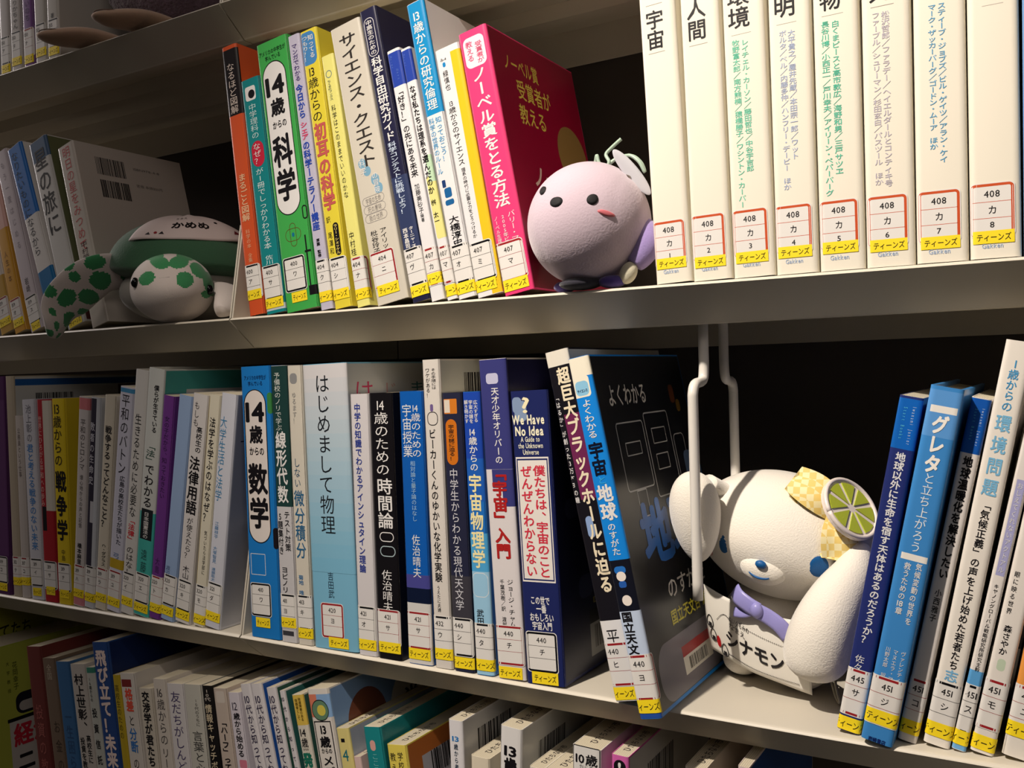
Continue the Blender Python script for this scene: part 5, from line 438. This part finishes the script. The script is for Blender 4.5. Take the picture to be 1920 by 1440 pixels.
# --- sea turtle plush
root = tag(empty('plush_toy', (-100, 40, 0)), 'sea turtle plush with green patches and a name cloth on its shell', 'soft toy')
RT = Rot('Z', 51); OX, OY = -100, 40
WHT = fur((206,196,190), .3, 900, .3); GRN = fur((52,134,82), .3, 900, .3); DGR = fur((50,92,64), .4, 700, .4)
def tl(vs): return [(x-OX, y-OY, z) for x, y, z in vs]
rt = (34.5, 32, 30); tc = (-80, 10, 30.5)
SPOT = [(-9.5,20,8,6,-25), (6,20.5,8.5,6,25), (-20,6,7,5.5,40), (10,4.5,7,7,-30), (21,14,5.5,8,35), (30,3,5,11,10), (-14,27,8,5,0), (12,27,8,5,0), (27,-7,4,3,0)]
def headdef(p, d):
    k = 1+.09*max(0, -d[1])*math.exp(-((d[2]+.25)/.45)**2); return (p[0]*(1+.05*max(0,-d[2])), p[1]*k, p[2])
v, f = ell(*rt, 150, 100, headdef); b = MB(); w0 = xf(v, (0,0,0)); fg = []; fw = []
for q in f:
    x = sum(v[i][0] for i in q)/4; y = sum(v[i][1] for i in q)/4; z = sum(v[i][2] for i in q)/4; g = False
    if y < 8:
        for a, c, ra, rc_, an in SPOT:
            dx, dz = x-a, z-c; ca, sa = math.cos(math.radians(an)), math.sin(math.radians(an)); u, w = (dx*ca+dz*sa)/ra, (-dx*sa+dz*ca)/rc_
            if u*u+w*w < 1: g = True
    (fg if g else fw).append(q)
vv = tl(xf(v, tc, RT)); o = len(b.v); b.add(vv, fw, WHT, True); k = b.mi(GRN)
for q in fg: b.f.append(list(q)); b.m.append(k); b.sm.append(True)
hd = b.build('head', root)
for x, z in ((-29, 3), (29.5, -2.5)):
    v, f = ell(3.4, 3.4, 4.4, 20, 14); p = on_ell(rt, x, z, .6); part('eye', hd, tl(xf(xf(v, p), tc, RT)), f, mat((10,10,12), .08))
v, f = tube([on_ell(rt, -10+i, 5.4+.12*i, .5) for i in range(9)], .45, 8); part('mouth', hd, tl(xf(v, tc, RT)), f, mat((60,56,56), .8))
# belly, shell and name cloth share the toy's own axes: x across, -y towards the face
sc_ = (-106, 50, 0)
v, f = ell(60, 44, 30, 48, 24); part('belly', root, tl(xf(v, (sc_[0], sc_[1], 31), RT)), f, fur((150,146,138), .3, 800, .3))
def rim(p, d): return (p[0], p[1], p[2]*(1 if d[2] > 0 else .3)+1.6*math.sin(4*math.atan2(d[1], d[0])+1)*(1-abs(d[2])))
v, f = ell(69, 52, 48, 72, 36, rim); part('shell', root, tl(xf(v, (sc_[0], sc_[1], 52), RT)), f, DGR)
vs = []; NU, NV = 40, 20
def cloth(u, w, off=1.4):
    al = math.radians(-52+118*u); ph = math.radians(26+60*w); d = Vector((math.cos(ph)*math.sin(al), -math.cos(ph)*math.cos(al), math.sin(ph)))
    n = Vector((d.x/69, d.y/52, d.z/48)).normalized(); return Vector((69*d.x, 52*d.y, 48*d.z+.5*math.sin(9*u+3*w)))+n*(off+.4*math.sin(17*u))
def cl(off=1.4): return [cloth(i/NU, j/NV, off) for j in range(NV+1) for i in range(NU+1)]
fs = [(j*(NU+1)+i, j*(NU+1)+i+1, (j+1)*(NU+1)+i+1, (j+1)*(NU+1)+i) for j in range(NV) for i in range(NU)]
c1, c0 = cl(), cl(.5); e_ = [i for i in range(NU+1)]+[j*(NU+1)+NU for j in range(1, NV+1)]+[NV*(NU+1)+i for i in range(NU-1, -1, -1)]+[j*(NU+1) for j in range(NV-1, 0, -1)]
nn = len(c1); fs2 = fs+[tuple(nn+i for i in q[::-1]) for q in fs]+[(e_[k], nn+e_[k], nn+e_[(k+1) % len(e_)], e_[(k+1) % len(e_)]) for k in range(len(e_))]
nc = part('name_cloth', root, tl(xf([tuple(p) for p in c1+c0], (sc_[0], sc_[1], 52), RT)), fs2, mat((206,192,188), .8))
def cloth_text(items, name, parent):
    b = MB()
    for t, u0, u1, v0, h, c, bo in items:
        v, f, a = line2d(t, bo); b.add(tl(xf([tuple(cloth(u0+(u1-u0)*p[0]/a, v0+h*p[1], 1.7+.012*p[2])) for p in v], (sc_[0], sc_[1], 52), RT)), f, ink(c))
    return b.build(name, parent)
cloth_text([('かめめ', .30, .62, .26, .20, (24,22,24), 3), ('なまえ', .30, .44, .55, .09, (70,60,60), 0), ('●', .19, .22, .1, .07, (140,30,40), 0), ('▲', .23, .27, .1, .08, (30,28,30), 0), ('▲', .13, .17, .08, .07, (30,28,30), 0), ('●', .70, .74, .4, .08, (30,28,30), 0), ('▲', .80, .88, .14, .12, (110,40,46), 0)], 'name_lettering', nc)
# front flipper hanging over the shelf edge
FP = [Vector(p) for p in spline([(-134, 14, 50), (-150, -10, 47), (-168, -22, 33), (-183, -28, 14), (-191, -30, -9)], 24)]; FS = []
rnd = random.Random(4)
FSP = [(.08,0,.07,.6), (.27,.15,.12,.8), (.25,-.75,.07,.5), (.4,-.6,.055,.35), (.47,.45,.12,.75), (.58,-.25,.12,.55), (.6,-.9,.06,.4), (.66,.75,.07,.5), (.78,.2,.12,.5), (.74,-.62,.05,.25), (.85,-.55,.06,.25), (.88,.65,.07,.5), (.95,-.2,.05,.4), (.38,-1.1,.06,.35), (.92,-.95,.05,.3)]
vs = []; n = 64; tot = len(FP)-1; side = Vector((.50, -.32, .80)).normalized()
fg, fw = [], []; meta = []
for i, p in enumerate(FP):
    t = i/tot; tg = (FP[min(i+1, tot)]-FP[max(i-1, 0)]).normalized(); s = (side-tg*side.dot(tg)).normalized(); nn_ = tg.cross(s)
    wd_ = (16+6*math.sin(math.pi*min(1, t*.9)))*(math.sqrt(max(0, 1-((t-.8)/.2)**2)) if t > .8 else 1)
    hh = 6.5*(math.sqrt(max(0, 1-((t-.8)/.2)**2)) if t > .8 else 1)
    for k in range(n):
        a = 2*math.pi*k/n; vs.append(p+s*math.cos(a)*max(wd_, .4)+nn_*math.sin(a)*max(hh, .3)); meta.append((t, math.cos(a), math.sin(a)))
for i in range(tot):
    for k in range(n):
        q = (i*n+k, i*n+(k+1) % n, (i+1)*n+(k+1) % n, (i+1)*n+k); t = sum(meta[j][0] for j in q)/4; c = sum(meta[j][1] for j in q)/4
        (fg if any(((t-a)/(r*.72))**2+((-c-b_)/(w*.62))**2 < 1 for a, b_, r, w in FSP) else fw).append(q)
b = MB(); b.add(tl([tuple(p) for p in vs]), fw+[tuple(range(n))[::-1], tuple(tot*n+k for k in range(n))], WHT, True); k = b.mi(GRN)
for q in fg: b.f.append(list(q)); b.m.append(k); b.sm.append(True)
b.build('flipper', root)
v, f = tube(spline([(-52, 48, 30), (-40, 36, 18), (-34, 22, 8)], 8), lambda t: 14*math.sqrt(max(.03, 1-t*t*.9)), 20, 6); part('flipper', root, tl(v), f, WHT)
# --- mauve fuzzy plush cut by the top of the picture
root = tag(empty('plush_toy', (-120, 75, hA)), 'fuzzy mauve plush with flat beige feet, cut by the top frame edge', 'soft toy')
MAU = mat((112,90,104), .95, 1.0, 330, .5, var=260, bdist=.002)
rnd = random.Random(8)
def fz(p, d): k = 1+rnd.uniform(-.018, .018); return tuple(c*k for c in p)
v, f = ell(92, 66, 80, 110, 64, fz); part('body', root, xf(v, (0, 0, 82)), f, MAU)
FT = fur((176,146,124), .2, 1100, .25)
def foot(p, d): return (p[0], p[1], p[2]+1.2*math.cos(p[1]*.09))
for x, y, a in ((-62, -68, 35), (14, -66, 28)):
    v, f = ell(20, 42, 7.5, 40, 20, foot); ft = part('foot', root, xf(v, (x, y, 8.6), Rot('Z', -a)), f, FT)
    v, f = tube([Rot('Z', -a) @ Vector((14*math.cos(t), -20-20*math.sin(t), 9.2)) + Vector((x, y, 1.5)) for t in [math.pi*k/20 for k in range(21)]], .5, 6); part('seam', ft, v, f, mat((110,90,78), .9))
# --- white plush dog
root = tag(empty('plush_toy', (415, 90, hC)), 'white plush puppy with blue eyes, a lemon bow and a name apron', 'soft toy')
OX, OY, OZ = 415, 90, hC
def pl(vs): return [(x-OX, y-OY, z-OZ) for x, y, z in vs]
WF = fur((236,230,218), .6, 1000, .55); HR = (59, 44, 41.5); HC = (424, 86, -164); HM = Rot('Y', 14)
def hdef(p, d): return (p[0], p[1]*(1+.05*max(0, -d[1])*math.exp(-(d[2]+.2)**2/.2)), p[2]*(1-.05*d[0]*d[0]))
v, f = ell(*HR, 96, 56, hdef); hd = part('head', root, pl(xf(v, HC, HM)), f, WF)
BLUE = mat((18,88,150), .45, .6, 1500)
def hpt(v): return pl(xf(v, HC, HM))
for x, z, a in ((-25, -7.6, 5.2), (33, -4.2, 6.8)):
    v, f = patch(HR, x, z, a, 8.4, 0, 1.0); part('eye', hd, hpt(v), f, BLUE)
v, f = ell(15, 9, 10, 32, 20); part('muzzle', hd, hpt(xf(v, (1.5, -38, -16))), f, WF)
v, f = ell(3.6, 2.4, 2.6, 20, 12); part('nose', hd, hpt(xf(v, (1.5, -47.3, -11.5))), f, BLUE)
v, f = tube([(1.5+7*math.sin(t), -46.6+1.4*abs(math.sin(t)), -17.5-3*math.cos(t)) for t in [-1.15+2.3*k/14 for k in range(15)]], .7, 8); part('mouth', hd, hpt(v), f, BLUE)
v, f = patch(HR, -40, -19, 7, 5, 0, .5, .2); part('cheek', hd, hpt(v), f, fur((226,182,172), .4, 500, .3))
# ears: a raised one beside the wire, a long one hanging over the apron
def eardef(p, d): k = 1+.18*d[2]; return (p[0]*k, p[1]*k, p[2])
v, f = ell(16.5, 13, 29.5, 40, 28, eardef); part('ear', root, pl(xf(v, (380.5, 40, -148), Rot('Y', -4))), f, WF)
v, f = tube(spline([(384, 56, -128), (390, 66, -134), (398, 74, -140)], 6), 8, 16, 6); part('ear_root', root, pl(v), f, WF)
v, f = tube(spline([(477, 64, -164), (475, 52, -178), (467, 42, -194), (460, 37, -211), (455.5, 37, -227), (452.5, 40, -240)], 8), lambda t: (4.5+15*math.sin(math.pi*(.03+.62*t)))*(math.sqrt(max(.02, 1-((t-.8)/.2)**2)) if t > .8 else 1), 32, None); part('ear', root, pl(v), f, WF)
v, f = ell(37, 26, 32, 56, 32); bd = part('body', root, pl(xf(v, (416, 92, -227))), f, WF)
for p, r in (((396, 84, -249.8), (13.5, 15, 11)), ((437, 72, -249.4), (17, 15, 11.6))):
    v, f = ell(*r, 32, 20); part('foot', root, pl(xf(v, p)), f, WF)
# name apron
C4 = [Vector((377, 62, -197)), Vector((450, 50, -212)), Vector((450, 48, -256)), Vector((380, 64, -240))]
def ap(u, w, off=0):
    p = C4[0]*(1-u)*(1-w)+C4[1]*u*(1-w)+C4[2]*u*w+C4[3]*(1-u)*w
    r = math.sin(math.pi*u); return p+Vector((0, -7*r-2*math.sin(math.pi*w)-off, (1-w)*-2.5*r+.5*math.sin(11*u)*(w-.5)))
NU, NV = 36, 16; g1 = [ap(i/NU, j/NV) for j in range(NV+1) for i in range(NU+1)]; g0 = [ap(i/NU, j/NV, -.7) for j in range(NV+1) for i in range(NU+1)]
fs = [(j*(NU+1)+i, (j+1)*(NU+1)+i, (j+1)*(NU+1)+i+1, j*(NU+1)+i+1) for j in range(NV) for i in range(NU)]; nn = len(g1)
e_ = [i for i in range(NU+1)]+[j*(NU+1)+NU for j in range(1, NV+1)]+[NV*(NU+1)+i for i in range(NU-1, -1, -1)]+[j*(NU+1) for j in range(NV-1, 0, -1)]
apn = part('name_apron', root, pl([tuple(p) for p in g1+g0]), fs+[tuple(nn+i for i in q[::-1]) for q in fs]+[(e_[k], e_[(k+1) % len(e_)], nn+e_[(k+1) % len(e_)], nn+e_[k]) for k in range(len(e_))], mat((226,222,212), .7))
b = MB(); INK = ink((36,34,36))
def aptext(t, u0, u1, w0, h, c, bo, slant=0):
    v, f, a = line2d(t, bo); b.add(pl([tuple(ap(u0+(u1-u0)*p[0]/a, w0-h*p[1]+slant*p[0]/a, .35+.012*p[2])) for p in v]), f, c)
aptext('シナモン', .21, .77, .74, .29, INK, 3, .05); aptext('ぬいぐるみの', .26, .46, .34, .10, INK, 0, .06); aptext('なまえ', .26, .42, .45, .11, INK, 0, .06)
def aploop(pts, th, c):
    P = [ap(u, w, .5) for u, w in pts]; v, f = tube(P, th, 6); b.add(pl(v), f, c, True)
for k in range(46):        # dotted outline
    t = k/46; u, w = (.13+.27*t/.5, .42-.14*abs(math.sin(3*math.pi*t))) if t < .5 else (.40+.42*(t-.5)/.5, .34+.16*(t-.5))
    aploop([(u, w), (u+.006, w)], .25, INK)
for k in range(52): aploop([(.22+.68*k/52, .90+.03*math.sin(k/52*3.1)), (.226+.68*k/52, .90+.03*math.sin(k/52*3.1))], .25, INK)
b.build('name_lettering', apn)
b = MB()
for u, w, s in ((.045, .52, .8), (.07, .72, .8), (.185, .88, .85)):   # printed rice balls
    aploop([(u+.042*s*math.cos(t)*(1-.25*math.sin(t)), w-.12*s*math.sin(t)) for t in [2*math.pi*k/24 for k in range(25)]], .28, INK)
    o = [ap(u+a*s, w+c*s, .5) for a, c in ((-.02, .02), (.02, .02), (.022, .1), (-.022, .1))]; b.add(pl([tuple(p) for p in o]), [(0,3,2,1)], INK)
o = [ap(.125+.022*math.cos(t), .80-.11*math.sin(t)*(1 if math.sin(t) > 0 else .7), .5) for t in [2*math.pi*k/18 for k in range(18)]]; b.add(pl([tuple(p) for p in o]), [tuple(range(18))], ink((180,24,30)))
b.build('printed_snacks', apn)
# lavender ribbon
RB = mat((150,146,206), .3, .3, 1500)
rb_ = MB()
for pts, wv in (([(402,50,-196), (406,45,-199), (413,43,-203), (419,43,-206)], 5.5), ([(419,42,-206), (425,43,-209), (432,44,-214), (437,46,-221)], 5), ([(416,44,-206), (409,46,-209), (402,48,-209.5)], 3.4)):
    v, f = tube(spline(pts, 5), 1.1, 10, wv); rb_.add(pl(v), f, RB, True)
v, f = ell(4, 3.4, 5, 20, 12); rb_.add(pl(xf(v, (418.5, 41.5, -205.5))), f, RB, True); rb_.build('ribbon', root)
# gingham bow with a lime slice
GM = bpy.data.materials.new('gingham'); GM.use_nodes = True; nt = GM.node_tree; p = nt.nodes['Principled BSDF']; p.inputs['Roughness'].default_value = .7
tc = nt.nodes.new('ShaderNodeTexCoord'); ck = nt.nodes.new('ShaderNodeTexChecker'); ck.inputs['Scale'].default_value = 240
ck.inputs['Color1'].default_value = (*lin((240,228,176)), 1); ck.inputs['Color2'].default_value = (*lin((232,204,118)), 1)
nt.links.new(tc.outputs['Object'], ck.inputs['Vector']); nt.links.new(ck.outputs['Color'], p.inputs['Base Color'])
bow = empty('gingham_bow'); bow.parent = root
LN = Vector((.74, -.40, .5)).normalized(); LC_ = Vector((470, 62, -143)); LU = (Vector((0,0,1))-LN*LN.z).normalized(); LR = LU.cross(LN)*-1
BN = Vector((.45, -.8, .4)).normalized(); BU = (Vector((0,0,1))-BN*BN.z).normalized(); BR = BN.cross(BU)*-1
def lobe(ang, L, W):
    a = math.radians(ang); du = BR*math.cos(a)+BU*math.sin(a); dv = BR*-math.sin(a)+BU*math.cos(a); v = []; n, m_ = 14, 10
    for sgn in (1, -1):
        for i in range(n+1):
            for j in range(m_+1):
                t = i/n; s = j/m_-.5; wd = W*(.35+.65*math.sin(math.pi*min(1, .15+t*.62))); bulge = 5.5*math.sin(math.pi*min(1,t*1.0))*(1-1.4*s*s)+.8*math.sin(9*s)
                v.append(tuple(LC_-LN*4+du*L*t+dv*wd*2*s+BN*(sgn*bulge)))
    g = (n+1)*(m_+1); F = []
    for o in (0, g):
        for i in range(n):
            for j in range(m_): q = (o+i*(m_+1)+j, o+(i+1)*(m_+1)+j, o+(i+1)*(m_+1)+j+1, o+i*(m_+1)+j+1); F.append(q if o == 0 else q[::-1])
    return v, F
for a, L, W in ((138, 36, 12), (-104, 30, 12)):
    v, f = lobe(a, L, W); part('bow_loop', bow, pl(v), f, GM)
def disc(r, h0, h1, n=40): 
    v = [tuple(LC_+LN*h+LR*r*math.cos(2*math.pi*k/n)+LU*r*math.sin(2*math.pi*k/n)) for h in (h0, h1) for k in range(n)]
    return v, [(i, (i+1) % n, n+(i+1) % n, n+i) for i in range(n)]+[tuple(range(n))[::-1], tuple(range(n, 2*n))]
RIND = mat((236,224,216), .3, coat=.4); lime = empty('lime_slice'); lime.parent = root
v, f = disc(20.5, 1.5, 4.5); part('rind', lime, pl(v), f, RIND, False)
v, f = tube([LC_+LN*4.4+LR*19.4*math.cos(2*math.pi*k/48)+LU*19.4*math.sin(2*math.pi*k/48) for k in range(49)], 1.5, 10); part('rim', lime, pl(v), f, RIND)
PULP = mat((184,196,60), .25, .5, 900, coat=.5)
for k in range(8):
    a0, a1 = 2*math.pi*k/8+.09, 2*math.pi*(k+1)/8-.09; P = [(3*math.cos((a0+a1)/2), 3*math.sin((a0+a1)/2))]+[(17*math.cos(a0+(a1-a0)*i/8), 17*math.sin(a0+(a1-a0)*i/8)) for i in range(9)]
    v = [tuple(LC_+LN*h+LR*x+LU*y) for h in (4.3, 5.2) for x, y in P]; n = len(P); part('segment', lime, pl(v), [(i, (i+1) % n, n+(i+1) % n, n+i) for i in range(n)]+[tuple(range(n, 2*n))], PULP, False)
v, f = tube(spline([(452,84,-252), (458,72,-249), (462,60,-254), (466,50,-259.5), (462,58,-258.5), (457,70,-254), (452,82,-255)], 6), 1.0, 8, .5); part('hanging_loop', root, pl(v), f, mat((206,200,184), .6))
